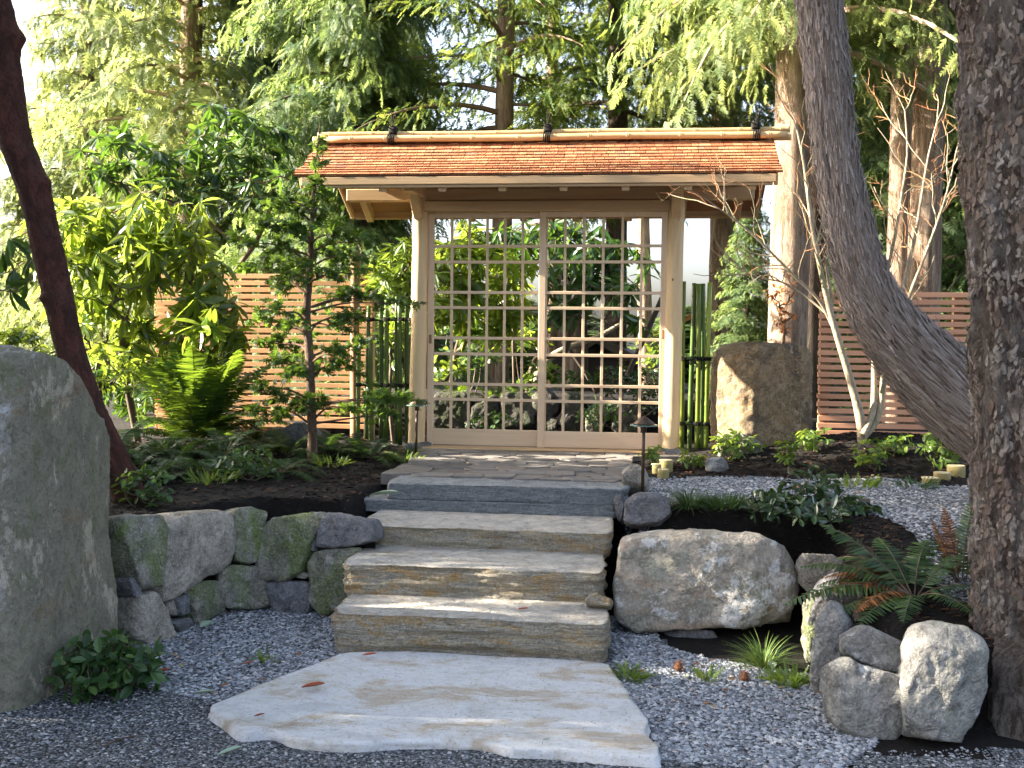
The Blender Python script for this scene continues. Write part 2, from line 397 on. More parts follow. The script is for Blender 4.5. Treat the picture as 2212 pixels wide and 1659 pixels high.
def shingle_mat():
    k = NT('cedar_shingle', .75)
    r = k.island(); o = k.objrand(); rr = k.math('FRACT', k.math('ADD', r, o))
    c = k.ramp(rr, [(0, (.25, .085, .036)), (.4, (.31, .118, .05)), (.7, (.36, .155, .068)), (.9, (.43, .215, .105)), (1, (.20, .10, .06))])
    gr = k.noise(9, 3, .6, (26, 1.2, 1.2)); w = k.noise(2.2, 4, .6)
    c = k.mix(k.math('MULTIPLY', k.step(gr, .5, .75), .5), c, (.13, .036, .016))
    c = k.mix(k.math('MULTIPLY', k.step(w, .55, .75), .3), c, (.20, .085, .05))
    k.color(c).bump((gr, .8, .012)); return k.m
MAT['shingle'] = shingle_mat()
MAT['slat'] = wood_mat('cedar_slat', (.55, .305, .145), (.65, .39, .205), 'x', 1.2, .7, .12)
MAT['slat_red'] = wood_mat('red_cedar_slat', (.60, .29, .165), (.70, .37, .225), 'x', 1.2, .7, .12)
MAT['fencepost'] = wood_mat('fence_post_wood', (.20, .115, .06), (.29, .17, .09), 'z', 1.0, .75, .1)
def bamboo_mat(name, cols, rough=.35):
    k = NT(name, rough); k.b.inputs['Specular IOR Level'].default_value = .5
    n = k.noise(2.2, 4, .6, (3, 3, .7)); f = k.noise(30, 3, .6, (3, 3, .2))
    c = k.ramp(n, [(.3, cols[0]), (.55, cols[1]), (.8, cols[2])])
    c = k.mix(k.math('MULTIPLY', k.step(f, .5, .8), .3), c, tuple(x*.6 for x in cols[0]))
    k.color(k.hsv(c, .5, 1.0, k.math('ADD', k.math('MULTIPLY', k.objrand(), .5), .72))); return k.m
MAT['bamboo'] = bamboo_mat('green_bamboo', [(.11, .17, .02), (.21, .28, .035), (.34, .35, .065)])
MAT['bamboo_dark'] = bamboo_mat('dark_bamboo', [(.05, .095, .015), (.085, .15, .024), (.15, .20, .04)])
MAT['bamboo_tan'] = bamboo_mat('dry_bamboo', [(.40, .265, .12), (.47, .33, .16), (.52, .385, .205)], .5)
MAT['twine'] = (lambda k: k.color((.012, .011, .01)).bump((k.noise(90, 2, .6), .8, .004)).m)(NT('black_twine', .9))
MAT['bronze'] = (lambda k: k.color(k.ramp(k.noise(25, 3), [(.3, (.055, .035, .025)), (.7, (.10, .065, .045))])).m)(NT('bronze_paint', .45))
MAT['bronze'].node_tree.nodes['Principled BSDF'].inputs['Metallic'].default_value = .5
def glass_mat():
    k = NT('green_glass', .05); k.color((.45, .72, .62)); k.b.inputs['Transmission Weight'].default_value = .85; k.b.inputs['IOR'].default_value = 1.45; return k.m
MAT['glass'] = glass_mat()
MAT['logcut'] = (lambda k: k.color(k.ramp(k.noise(9, 3, .5, (1, 1, .2)), [(.3, (.20, .175, .06)), (.55, (.29, .235, .095)), (.8, (.34, .27, .13))])).bump((k.noise(20, 3, .6, (1, 1, .2)), .5, .006)).m)(NT('peeled_log_edging', .8))
MAT['logtop'] = (lambda k: k.color(k.ramp(k.noise(14, 3, .5), [(.3, (.50, .40, .22)), (.7, (.62, .52, .32))])).m)(NT('log_end_grain', .8))
MAT['edging'] = wood_mat('edging_board', (.13, .105, .08), (.18, .145, .11), 'x')
MAT['dry_leaf'] = (lambda k: k.color(k.hsv((.34, .07, .025), .5, 1.0, k.math('ADD', k.math('MULTIPLY', k.objrand(), .6), .7))).m)(NT('fallen_leaf', .6))
MAT['green_fallen'] = (lambda k: k.color((.25, .33, .24)).m)(NT('pale_fallen_leaf', .6))
MAT['needle'] = (lambda k: k.color(k.ramp(k.island(), [(0, (.06, .045, .03)), (1, (.17, .13, .09))])).m)(NT('needle_litter', .8))
MAT['cone'] = (lambda k: k.color(k.ramp(k.noise(60, 3), [(.3, (.10, .04, .02)), (.7, (.24, .10, .05))])).m)(NT('cone_scales', .8))
MAT['darkwall'] = wood_mat('dark_shed_wood', (.035, .026, .02), (.06, .045, .035), 'x')
MAT['shedroof'] = (lambda k: k.color(k.ramp(k.noise(8, 4), [(.3, (.10, .085, .07)), (.7, (.19, .16, .135))])).bump((k.noise(20, 3), .5, .02)).m)(NT('grey_roof', .85))
MAT['orangeroof'] = (lambda k: k.color(k.ramp(k.noise(8, 4), [(.3, (.42, .18, .07)), (.7, (.55, .27, .11))])).m)(NT('orange_roof', .8))
MAT['paletarp'] = (lambda k: k.color((.62, .60, .56)).m)(NT('pale_stem_bark', .8))
# bark: patterns run along the 'bark' attribute of each trunk (around, around, along)
def bark(name, ridge, furrow, mossc, zs, scale, amt=.5, bump=1.0, plates=False):
    k = NT(name, .93); k.attr = 'bark'
    st = (1, 1, zs)
    v = k.noise(scale, 8, .7, st, 1.6 if plates else .5); w = k.noise(scale*3.4, 6, .72, st, 1.0); f = k.noise(scale*16, 4, .72, (1, 1, .6))
    c = k.ramp(v, [(.40, furrow), (.49, tuple(.5*(p+q) for p, q in zip(furrow, ridge))), (.54, ridge), (.66, tuple(x*1.25 for x in ridge))])
    c = k.mix(k.math('MULTIPLY', k.step(w, .50, .60), .75), c, tuple(x*.75 for x in furrow))
    c = k.mix(k.math('MULTIPLY', k.step(k.noise(scale*.5, 6, .72, (1, 1, .6)), .50, .62), amt), c, mossc)
    c = k.mix(k.math('MULTIPLY', k.step(f, .52, .66), .45), c, tuple(min(1, x*1.6) for x in ridge))
    k.color(c); k.bump((v, 1.0*bump, .10), (w, 1.0*bump, .035), (f, .9*bump, .010)); return k.m
MAT['bark_fir'] = bark('furrowed_fir_bark', (.19, .16, .14), (.06, .038, .029), (.27, .26, .245), .32, 15.0, .45, 1.0, True)
MAT['bark_cedar'] = bark('stringy_cedar_bark', (.25, .20, .172), (.13, .09, .072), (.26, .228, .21), .10, 26.0, .45, .9)
MAT['bark_far'] = bark('brown_trunk_bark', (.42, .31, .23), (.19, .12, .08), (.38, .31, .25), .12, 9.0, .4)
MAT['bark_dark'] = bark('dark_trunk_bark', (.11, .085, .066), (.05, .035, .026), (.10, .09, .07), .22, 6.0, .4)
MAT['bark_madrone'] = bark('smooth_red_bark', (.085, .030, .022), (.035, .014, .011), (.06, .040, .028), .5, 14.0, .35, .5)
MAT['bark_maple'] = (lambda k: k.color(k.mix(k.math('MULTIPLY', k.step(k.noise(40, 4, .7, (1, 1, .5)), .5, .64), .6), k.ramp(k.noise(7, 5, .65, (1, 1, .4)), [(.40, (.27, .22, .15)), (.5, (.38, .31, .22)), (.6, (.25, .235, .12))]), (.16, .12, .085))).bump((k.noise(45, 4, .7), .8, .01)).m)(NT('pale_maple_bark', .7))
MAT['bark_strip'] = (lambda k: k.color(k.mix(k.math('MULTIPLY', k.step(k.noise(60, 4, .7), .5, .65), .4), k.ramp(k.island(), [(0, (.15, .11, .09)), (.3, (.22, .176, .152)), (.75, (.275, .23, .205)), (1, (.34, .30, .275))]), (.12, .09, .075))).m)(NT('cedar_bark_strip', .95))
MAT['bark_plate'] = (lambda k: k.color(k.mix(k.math('MULTIPLY', k.step(k.noise(75, 4, .7), .48, .64), .5), k.mix(k.math('MULTIPLY', k.step(k.noise(5, 4, .6), .46, .58), .8), k.ramp(k.island(), [(0, (.085, .06, .048)), (.5, (.12, .09, .075)), (1, (.15, .118, .10))]), k.ramp(k.island(), [(0, (.15, .132, .118)), (.5, (.19, .173, .158)), (1, (.25, .235, .22))])), (.09, .065, .052))).bump((k.noise(120, 3, .7), .8, .006)).m)(NT('fir_bark_plate', .95))
MAT['twig_red'] = (lambda k: k.color(k.ramp(k.island(), [(0, (.34, .12, .055)), (.6, (.36, .2, .09)), (1, (.30, .24, .12))])).m)(NT('coral_twig', .6))
MAT['bark_hinoki'] = bark('hinoki_bark', (.26, .18, .13), (.13, .075, .05), (.22, .18, .14), .3, 22.0, .4)
# leaves
MAT['l_rhodo'] = leaf_mat('rhododendron_leaf', (.045, .10, .014), (.095, .17, .022), (.46, .60, .06), .48, .26, .6)
MAT['l_rhodo_dark'] = leaf_mat('dark_rhododendron_leaf', (.02, .058, .018), (.042, .095, .022), (.16, .30, .03), .32, .28, .5)
MAT['l_light'] = leaf_mat('light_shrub_leaf', (.06, .12, .02), (.12, .20, .035), (.38, .52, .05), .4, .4, .4)
MAT['l_salal'] = leaf_mat('salal_leaf', (.025, .065, .02), (.05, .105, .03), (.16, .30, .04), .25, .38, .45)
MAT['l_camellia'] = leaf_mat('camellia_leaf', (.016, .042, .018), (.032, .07, .028), (.10, .18, .03), .18, .22, .6)
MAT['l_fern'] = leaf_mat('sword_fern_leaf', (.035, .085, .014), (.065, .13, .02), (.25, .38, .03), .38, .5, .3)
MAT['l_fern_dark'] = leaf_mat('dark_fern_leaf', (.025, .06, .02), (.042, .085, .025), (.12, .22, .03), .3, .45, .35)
MAT['l_fern_brown'] = leaf_mat('browned_fern_leaf', (.13, .055, .02), (.21, .095, .035), (.34, .15, .05), .3, .7, .2)
MAT['l_cedar'] = leaf_mat('cedar_spray', (.075, .115, .036), (.135, .18, .06), (.48, .56, .17), .45, .55, .25)
MAT['l_cedar_dark'] = leaf_mat('dark_cedar_spray', (.05, .095, .04), (.09, .14, .055), (.34, .46, .13), .44, .55, .25)
MAT['l_fir'] = leaf_mat('fir_twig', (.05, .095, .022), (.095, .145, .034), (.40, .50, .08), .42, .55, .25)
MAT['l_hinoki'] = leaf_mat('hinoki_fan', (.022, .055, .015), (.045, .095, .02), (.24, .40, .04), .36, .5, .3)
MAT['l_grass'] = leaf_mat('mondo_grass', (.05, .10, .025), (.10, .165, .04), (.28, .38, .06), .3, .45, .35)
MAT['l_grass_dark'] = leaf_mat('dark_mondo_grass', (.03, .065, .025), (.055, .10, .035), (.14, .22, .04), .25, .45, .35)
MAT['l_orange'] = leaf_mat('withered_leaf', (.36, .11, .03), (.50, .19, .05), (.6, .28, .08), .4, .6, .2)

# ------------------------------------------------------------------ the ground
LOW = np.array([(-60,-60),(60,-60),(60,4.3),(1.75,4.62),(1.3,4.72),(1.0,4.78),(.92,5.2),(.97,5.9),(1.0,6.42),(-.10,6.45),(-.12,7.25),(-1.66,7.25),(-1.70,6.42),(-2.28,6.38),(-2.55,5.95),(-2.72,5.65),(-3.4,5.45),(-60,5.35)], float)
def inside(P, poly):
    x, y = P[..., 0], P[..., 1]; r = np.zeros(x.shape, bool); n = len(poly)
    for i in range(n):
        (x1, y1), (x2, y2) = poly[i], poly[(i+1) % n]
        c = ((y1 > y) != (y2 > y)) & (x < (x2-x1)*(y-y1)/((y2-y1) if y2 != y1 else 1e-9)+x1); r ^= c
    return r
def pdist(P, poly):
    best = np.full(P.shape[:-1], 1e9); n = len(poly)
    for i in range(n):
        a, b = poly[i], poly[(i+1) % n]; ab = b-a; t = np.clip(((P-a) @ ab)/(ab @ ab), 0, 1)
        best = np.minimum(best, np.linalg.norm(P-(a+t[..., None]*ab), axis=-1))
    return best
def sm(t): t = np.clip(t, 0, 1); return t*t*(3-2*t)
def ground_z(x, y):
    P = np.stack([np.asarray(x, float), np.asarray(y, float)], -1)
    d = np.where(inside(P, LOW), 0, pdist(P, LOW)); z = (.6-.29*np.exp(-((P[..., 0]-1.45)/.75)**2)*sm((6.3-P[..., 1])/1.5))*sm(d/.16)
    up = sm(d/.4)
    g = lambda cx, cy, sx, sy: np.exp(-((P[..., 0]-cx)/sx)**2-((P[..., 1]-cy)/sy)**2)
    z = z + up*(.25*g(1.9, 9.25, 1.5, 1.1) + .10*g(-3.4, 8.6, 1.4, 1.2))
    Q = np.stack([P[..., 0], P[..., 1], 0*P[..., 0]], -1)
    z = z + (.012+.02*up)*fbm(Q, 1.6, 3, 5)*np.where(np.abs(P[..., 0]) < 12, 1, 3)
    far = np.maximum(np.hypot(P[..., 0], P[..., 1]-8)-18, 0)
    return z + 0.0*far
def gz(x, y): return float(ground_z(np.array([x]), np.array([y]))[0])
def ground_sheet():
    xs = np.unique(np.concatenate([-np.geomspace(6, 900, 22)[::-1], np.arange(-6, 5, .07), np.geomspace(5, 900, 22)]))
    ys = np.unique(np.concatenate([-np.geomspace(2, 400, 14)[::-1], np.arange(-2, 3.4, .3), np.arange(3.4, 11, .07), np.geomspace(11, 1200, 26)]))
    X, Y = np.meshgrid(xs, ys, indexing='ij'); Z = ground_z(X, Y)
    n, m = X.shape; i = np.arange(n-1)[:, None]*m+np.arange(m-1)[None, :]
    o = link('ground', raw_mesh('ground', np.stack([X, Y, Z], -1).reshape(-1, 3), [np.stack([i, i+m, i+m+1, i+1], -1).reshape(-1, 4)], True), MAT['mulch'])
    tag(o, kind='structure')
ground_sheet()
def patch(name, poly, m, lift, cell=.06):
    poly = np.asarray(poly, float); (x0, y0), (x1, y1) = poly.min(0), poly.max(0)
    xs = np.arange(x0, x1+cell, cell); ys = np.arange(y0, y1+cell, cell); X, Y = np.meshgrid(xs, ys, indexing='ij')
    n, mm = X.shape; i = (np.arange(n-1)[:, None]*mm+np.arange(mm-1)[None, :]).ravel()
    cx = (X[:-1, :-1]+cell/2).ravel(); cy = (Y[:-1, :-1]+cell/2).ravel()
    k = inside(np.stack([cx + .03*np.sin(cy*17), cy + .03*np.sin(cx*13)], -1), poly); i = i[k]
    o = link(name, raw_mesh(name, np.stack([X, Y, ground_z(X, Y)+lift], -1).reshape(-1, 3), [np.stack([i, i+mm, i+mm+1, i+1], -1)], True), m)
    return tag(o, kind='structure')
FRONT = [(-9, 1.0), (9, 1.0), (9, 4.25), (1.5, 4.45), (.9, 4.3), (.55, 4.15), (-.6, 4.3), (-1.75, 4.55), (-2.3, 4.75), (-3.5, 4.6), (-9, 4.9)]
GL = [(-2.5, 4.78), (-1.72, 4.5), (-1.0, 4.7), (-1.0, 5.6), (-1.35, 6.4), (-2.3, 6.4), (-2.6, 5.8), (-2.6, 5.2)]
GR = [(-.35, 5.4), (-.2, 4.9), (-.1, 4.2), (.7, 4.12), (.95, 4.5), (.9, 5.0), (.80, 5.35), (.35, 5.55), (.1, 5.75), (.05, 6.3), (-.2, 6.3)]
GP = [PZ(*q, .63)[:2] for q in ((1345, 1090), (1352, 1048), (1400, 1030), (1600, 1034), (1900, 1040), (2050, 1056), (2180, 1056), (2200, 1150), (2120, 1195), (2045, 1190), (1985, 1140), (1900, 1105), (1760, 1082), (1600, 1078), (1450, 1080))]
patch('crushed_gravel_track', FRONT, MAT['dark_base'], .004, .14)
patch('gravel_bed', GL, MAT['gravel_base'], .008)
patch('gravel_bed', GR, MAT['gravel_base'], .008)
patch('gravel_path', GP, MAT['gravel_base'], .008)

# ------------------------------------------------------------------ rocks
def resample(pts, n, rounds=2):
    p = np.asarray(pts, float)
    for _ in range(rounds):
        q = np.roll(p, -1, 0); p = np.stack([.87*p+.13*q, .13*p+.87*q], 1).reshape(-1, p.shape[1])
    q = np.concatenate([p, p[:1]]); s = np.concatenate([[0], np.cumsum(np.linalg.norm(np.diff(q, axis=0), axis=1))])
    t = np.linspace(0, s[-1], n, endpoint=False); return np.stack([np.interp(t, s, q[:, k]) for k in range(p.shape[1])], -1)
def ringmesh(rings):
    """rings (r,n,3), the first and the last collapse to points"""
    r, n = len(rings), rings[0].shape[0]; V = np.concatenate(rings[1:-1]+[rings[0].mean(0, keepdims=True), rings[-1].mean(0, keepdims=True)])
    m = r-2; k = np.arange(m-1)[:, None]*n; j = np.arange(n)[None, :]; j2 = (j+1) % n
    Q = np.stack([k+j, k+j2, k+n+j2, k+n+j], -1).reshape(-1, 4); jj = np.arange(n)
    T = np.concatenate([np.stack([np.full(n, m*n), (jj+1) % n, jj], -1), np.stack([np.full(n, m*n+1), (m-1)*n+jj, (m-1)*n+(jj+1) % n], -1)])
    return V, [Q, T]
def cuts(V, seed, k=7, lo=.72, hi=.93, front=None):
    """chip flat facets off a stone: everything beyond a few random planes is pressed back onto them"""
    r = np.random.default_rng(seed); c = (V.min(0)+V.max(0))/2
    for i in range(k):
        n = unit(r.normal(size=3)+(np.asarray(front)*.9 if front is not None else 0)); d = (V-c) @ n; off = d.max()*r.uniform(lo, hi)
        V = V-np.outer(np.maximum(d-off, 0)*.93, n)
    return V
def face_stone(pts3, nrm, bulge, thick, seed, n=64, rough=.012, facet=.02, nr=10, ncut=8, grow=1.035):
    """a stone whose outline is pts3, bulging along nrm and running back by thick"""
    P = resample(pts3, n, 1); c = P.mean(0); nrm = unit(nrm); P = c+(P-c)*grow
    P = P+.35*facet*vfbm(P, 11, 3, seed+31)
    prof = [(0, -thick), (.55, -thick), (.80, -thick*.95), (.92, -thick*.75), (.985, -thick*.45), (1.0, -thick*.2), (1.0, -bulge*.55), (.996, bulge*.1), (.985, bulge*.5), (.965, bulge*.8), (.93, bulge*.95)]
    for s in np.linspace(.82, 0, nr):
        prof.append((s, bulge*(1.0+.10*(1-s))))
    rings = [c+(P-c)*s+nrm*h for s, h in prof]
    V, F = ringmesh(rings)
    V = V + .6*facet*vfbm(V, 5.0, 2, seed)
    V = cuts(V, seed, ncut, .84, .97, nrm)
    h = fbm(V, 9, 4, seed+2); V = V + np.outer(facet*.35*np.round(h*3)/3+rough*.5*h, nrm) + rough*vfbm(V, 18, 4, seed+5, .6)
    return V, F
def plan_rock(plan, ztop, z0, seed, n=72, nv=26, taper=None, rough=.012, facet=.03, ncap=12, capdome=.02, fscale=3.2, ncut=0, rounds=1, top=.9):
    """a free-standing rock: plan outline (k,2), top height for each outline point, standing at z0; taper(v) scales the plan"""
    A = np.column_stack([plan, ztop]); A = resample(A, n, rounds); c = A[:, :2].mean(0); rings = []
    tp = taper or (lambda v: 1.0)
    rings.append(np.column_stack([c+(A[:, :2]-c)*0, np.full(n, z0)]))
    for v in np.linspace(0, 1, nv):
        e = 1.0 if v < top else 1-(1-top)*((v-top)/(1-top))**2
        rings.append(np.column_stack([c+(A[:, :2]-c)*tp(v)*e, z0+(A[:, 2]-z0)*(v if v < top else top+(1-top)*math.sin((v-top)/(1-top)*math.pi/2))]))
    zt = A[:, 2].mean()
    for s in np.linspace(1, 0, ncap)[1:]:
        k = top*tp(1)*s; z = A[:, 2]*s+zt*(1-s)+capdome*(1-s*s); rings.append(np.column_stack([c+(A[:, :2]-c)*k, z]))
    V, F = ringmesh(rings)
    V = V + facet*vfbm(V, fscale, 2, seed)
    if ncut: V = cuts(V, seed, ncut, .90, .99)
    V = V + rough*vfbm(V, 14, 4, seed+9, .6)
    return V, F
def rock_obj(name, VF, m, label, cat='stone', group=None, parent=None):
    o = MB().add(*VF).build(name, m, parent, True)
    if parent is None: tag(o, label, cat, group)
    return o
def crop1(pts): return [(x*.4133, y*.4133+973.3) for x, y in pts]

# standing stone: front face, edge, and a long side face running back
V, F = plan_rock([(-3.75, 4.35), (-3.2, 4.20), (-2.78, 4.24), (-2.615, 4.34), (-2.575, 4.75), (-2.60, 5.14), (-2.74, 5.36), (-3.2, 5.42), (-3.7, 5.2)],
                 [1.53, 1.60, 1.60, 1.59, 1.47, 1.17, 1.04, 1.32, 1.44], -.08, 3, 150, 64, lambda v: 1-.07*v+.015*math.sin(v*9), .015, .014, 16, ncut=7, rounds=1, top=.965)
rock_obj('standing_stone', (V, F), MAT['monolith'], 'tall grey standing stone with tan lichen streaks beside the dry stone wall', 'standing stone')
# left retaining wall
WX = np.array([230, 306, 374, 417, 455, 570, 645, 719, 830]); WY = np.array([1420, 1395, 1372, 1351, 1333, 1318, 1325, 1331, 1338])
WB = np.array([PZ(a, b, 0) for a, b in zip(WX, WY)])
def wall_pt(x, y):
    b = np.array([np.interp(x, WX, WB[:, k]) for k in range(3)]); d0 = (b-EYE) @ FW
    p = PD(x, y, d0); return PD(x, y, d0+.13*max(p[2], 0))
WALL = [  # (outline in the enlarged view, material, label)
 ([(606,365),(640,348),(700,342),(810,348),(848,392),(846,500),(818,700),(780,722),(728,715),(658,668),(625,520),(606,420)], 'wallstone', 'green streaked wall stone next to the standing stone'),
 ([(656,672),(722,648),(727,745),(745,762),(692,768)], 'wallstone_grey', 'small dark wall stone wedged against the standing stone'),
 ([(858,385),(900,362),(1000,335),(1150,318),(1194,335),(1200,520),(1168,582),(1060,662),(885,772),(832,782),(838,640)], 'wallstone_tan', 'large smooth tan slanting stone in the low wall'),
 ([(1213,318),(1235,298),(1275,290),(1330,310),(1388,338),(1356,450),(1350,560),(1300,592),(1212,568)], 'wallstone', 'upright grey green stone standing highest in the low wall'),
 ([(1366,405),(1450,348),(1620,322),(1648,332),(1640,500),(1608,620),(1500,672),(1380,668),(1350,600)], 'wallstone', 'broad stone with bright moss patch in the low wall'),
 ([(1694,342),(1725,330),(1850,350),(1955,366),(1968,470),(1850,503),(1664,512),(1658,470)], 'wallstone_grey', 'blue grey capstone of the wall touching the steps'),
 ([(1650,344),(1702,336),(1655,458),(1632,450)], 'wallstone', 'thin sliver of stone between two wall stones'),
 ([(1627,462),(1655,472),(1650,525),(1626,528)], 'wallstone_grey', 'tiny chinking stone under the thin sliver'),
 ([(1640,545),(1700,520),(1888,512),(1894,560),(1860,750),(1740,862),(1690,862),(1632,800),(1617,600)], 'wallstone', 'rounded mossy wall stone beside the second step'),
 ([(1402,692),(1440,683),(1618,683),(1624,832),(1560,858),(1450,845),(1424,800)], 'wallstone_grey', 'square purplish grey stone at the foot of the wall'),
 ([(1130,625),(1190,598),(1340,608),(1355,668),(1395,692),(1405,820),(1380,832),(1170,820),(1142,760)], 'wallstone', 'dark mossy block at the foot of the wall'),
 ([(957,733),(1000,698),(1100,682),(1124,712),(1140,850),(1100,870),(1012,912),(1000,850)], 'wallstone', 'mossy stone leaning beneath the large tan stone'),
 ([(850,812),(898,780),(930,850),(890,878)], 'wallstone', 'small pale angular stone tucked in the wall'),
 ([(908,772),(964,748),(990,800),(980,848),(932,862)], 'wallstone_grey', 'small round grey stone tucked in the wall'),
 ([(890,892),(978,872),(1000,900),(1000,942),(932,962)], 'wallstone_grey', 'low grey stone half buried in the gravel by the wall'),
 ([(700,765),(788,730),(820,790),(880,870),(903,965),(860,1008),(745,1018),(692,960)], 'wallstone_tan', 'wedge shaped stone at the base of the wall near the standing stone'),
 ([(1538,660),(1580,637),(1625,650),(1600,670)], 'wallstone_tan', 'small pebble like chinking stone in the wall')]
for i, (o, m, lab) in enumerate(WALL):
    q = crop1(o); P = np.array([wall_pt(x, y) for x, y in q]); t = unit(np.cross(P[len(P)//3]-P[0], P[2*len(P)//3]-P[0]))
    if t @ FW > 0: t = -t
    size = np.ptp(P[:, 2])
    rock_obj('wall_stone', face_stone(P, t, min(.05, size*.22), max(.22, size*.9), 40+i, 90, .006+.010*min(1, size*2), .02*min(1, size*3), 12, 3, 1.05), MAT[m], lab, 'stone', 'stones of the low dry wall')
back = [wall_pt(x, y) for x, y in ((252, 1130), (700, 1120), (790, 1150), (780, 1330), (570, 1310), (420, 1345), (300, 1390))]
# earth face behind the open joints
for nm, pts in (('earth_bank', ((258, 1135), (330, 1128), (430, 1125), (560, 1125), (700, 1130), (808, 1140))),):
    mb = MB(); top = [wall_pt(x, y) + FW*.07 for x, y in pts]; bot = [np.array([p[0], p[1], -.05]) for p in top]
    n = len(top); mb.add(np.array(top+bot), [np.array([[i, i+1, n+i+1, n+i] for i in range(n-1)])]); o = mb.build(nm, MAT['mulch']); tag(o, kind='structure')

# steps and slab
def slab_rock(outline, z0, z1, seed, m, name, label, cat, strata=.012, n=150, top=.006, nv=12, group=None, under=0.0):
    P = resample(outline, n, 1); c = P.mean(0); rings = [np.column_stack([c+(P-c)*0, np.full(n, z0)]), np.column_stack([c+(P-c)*.9, np.full(n, z0)])]
    nr = unit(P-c)
    for v in np.linspace(0, 1, nv):
        z = z0+(z1-z0)*v; Q3 = np.column_stack([P*2.2, np.full(n, z*34)])
        lay = fbm(np.column_stack([P*1.6, np.full(n, z*26)]), 1.0, 2, seed+3); off = strata*(fbm(Q3, 1.0, 3, seed)*.9+np.round(lay*4)/4*2.2+fbm(np.column_stack([P*9, np.full(n, z*30)]), 1, 3, seed+6)*.7)
        chip = np.maximum(0, fbm(np.column_stack([P*7, np.full(n, seed)]), 1.0, 4, seed+44))*.05*max(0, v-.55)*(1 if z1-z0 > .1 else .35)
        e = (-.003 if v > .97 else 0) - under*(1-v)-chip
        rings.append(np.column_stack([P+nr*(off+e)[:, None], np.full(n, z - (.002 if v > .97 else 0))]))
    for s in (.988, .97, .92, .84, .72, .58, .42, .22, 0):
        Q = c+(P-c)*s*.995; rings.append(np.column_stack([Q, z1+top*fbm(np.column_stack([Q*3, 0*Q[:, :1]]), 1, 4, seed+8)]))
    V, F = ringmesh(rings); V[:, :2] += .008*vfbm(V, 14, 4, seed, .65)[:, :2]
    return rock_obj(name, (V, F), m, label, cat, group)
def xy(*q, z): return [tuple(PZ(a, b, z)[:2]) for a, b in q]
slab_rock(xy((445,1522),(520,1490),(600,1458),(680,1428),(740,1404),(900,1402),(1312,1425),(1335,1462),(1362,1505),(1405,1550),(1398,1575),(1425,1605),(1426,1632),(1300,1622),(1190,1612),(1100,1612),(1040,1595),(880,1592),(760,1600),(640,1592),(580,1570),(520,1580),(480,1548), z=.055), -.02, .046, 21, MAT['slab'], 'paving_slab', 'broad pale slab with tan veins lying before the lowest step', 'slab', .007, 320, .004, 8)
def jag(x0, x1, y, n, amp, seed):
    r = np.random.default_rng(seed); xs = np.linspace(x0, x1, n); return [(float(x), float(y+amp*r.uniform(-1, 1))) for x in xs]
def step_outline(x0, x1, y0, y1, seed, slant0=0.0, slant1=0.0):
    f = jag(x0, x1, y0, 13, .014, seed); b = jag(x1+slant1, x0+slant0, y1, 7, .01, seed+1)
    return f+[(x1+.03+slant1*.4, y0+.12)]+b+[(x0-.03+slant0*.4, y0+.14)]
ST = [(-1.54, -.185, 5.34, 5.95, -.02, .212, 'step_tan', 'lowest stone step with yellow stained riser'),
      (-1.60, -.225, 5.76, 6.55, .16, .372, 'step_tan', 'second stone step from the ground with chipped rusty riser'),
      (-1.665, -.20, 6.30, 7.2, .34, .490, 'step_tan', 'third stone step with smooth ochre riser')]
for i, (x0, x1, y0, y1, z0, z1, m, lab) in enumerate(ST):
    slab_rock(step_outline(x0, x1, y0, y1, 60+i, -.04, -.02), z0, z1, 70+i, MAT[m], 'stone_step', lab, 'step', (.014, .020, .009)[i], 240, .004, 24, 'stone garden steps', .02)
root = thing('stone_step', 'uppermost blue grey step of two stacked stones below the landing', 'step', (-.9, 6.95, .47), 'stone garden steps')
for j, (x0, x1, y0, z0, z1, sd) in enumerate(((-1.80, -.19, 6.90, .478, .556, 81), (-1.66, -.13, 6.93, .556, .660, 83))):
    o = slab_rock(step_outline(x0, x1, y0, 7.5, sd), z0, z1, sd, MAT['step_blue'], 'stone', None, None, .008, 170, .004, 10)
    o.parent = root; o.location = Vector(o.location)-wloc(root)
    for kk in ('label', 'category'):
        if kk in o: del o[kk]

# landing of flagstones
def clip(poly, a, n):
    out = []; m = len(poly)
    for i in range(m):
        p, q = poly[i], poly[(i+1) % m]; dp, dq = (p-a) @ n, (q-a) @ n
        if dp <= 0: out.append(p)
        if dp*dq < 0: out.append(p+(q-p)*dp/(dp-dq))
    return out
LAND = np.array([(-1.80, 7.30), (-.16, 7.22), (-.10, 7.5), (-.10, 8.75), (.55, 8.85), (.55, 9.32), (-1.95, 9.32), (-1.86, 8.8), (-1.76, 8.0)])
o = MB().add(np.array([(*p, .630) for p in LAND]+[(*p, .3) for p in LAND]), [np.array([list(range(9))])]).add(*box((-.9, 8.2, .52), (1.45, 1.75, .22))).build('landing', MAT['gravel_base']); tag(o, kind='structure'); landing = o
rs = np.random.default_rng(5); seeds = []
for iy in range(12):
    for ix in range(12):
        seeds.append((-2.1+ix*.25+rs.uniform(-.09, .09)+(.12 if iy % 2 else 0), 7.18+iy*.19+rs.uniform(-.06, .06)))
seeds = np.array(seeds)
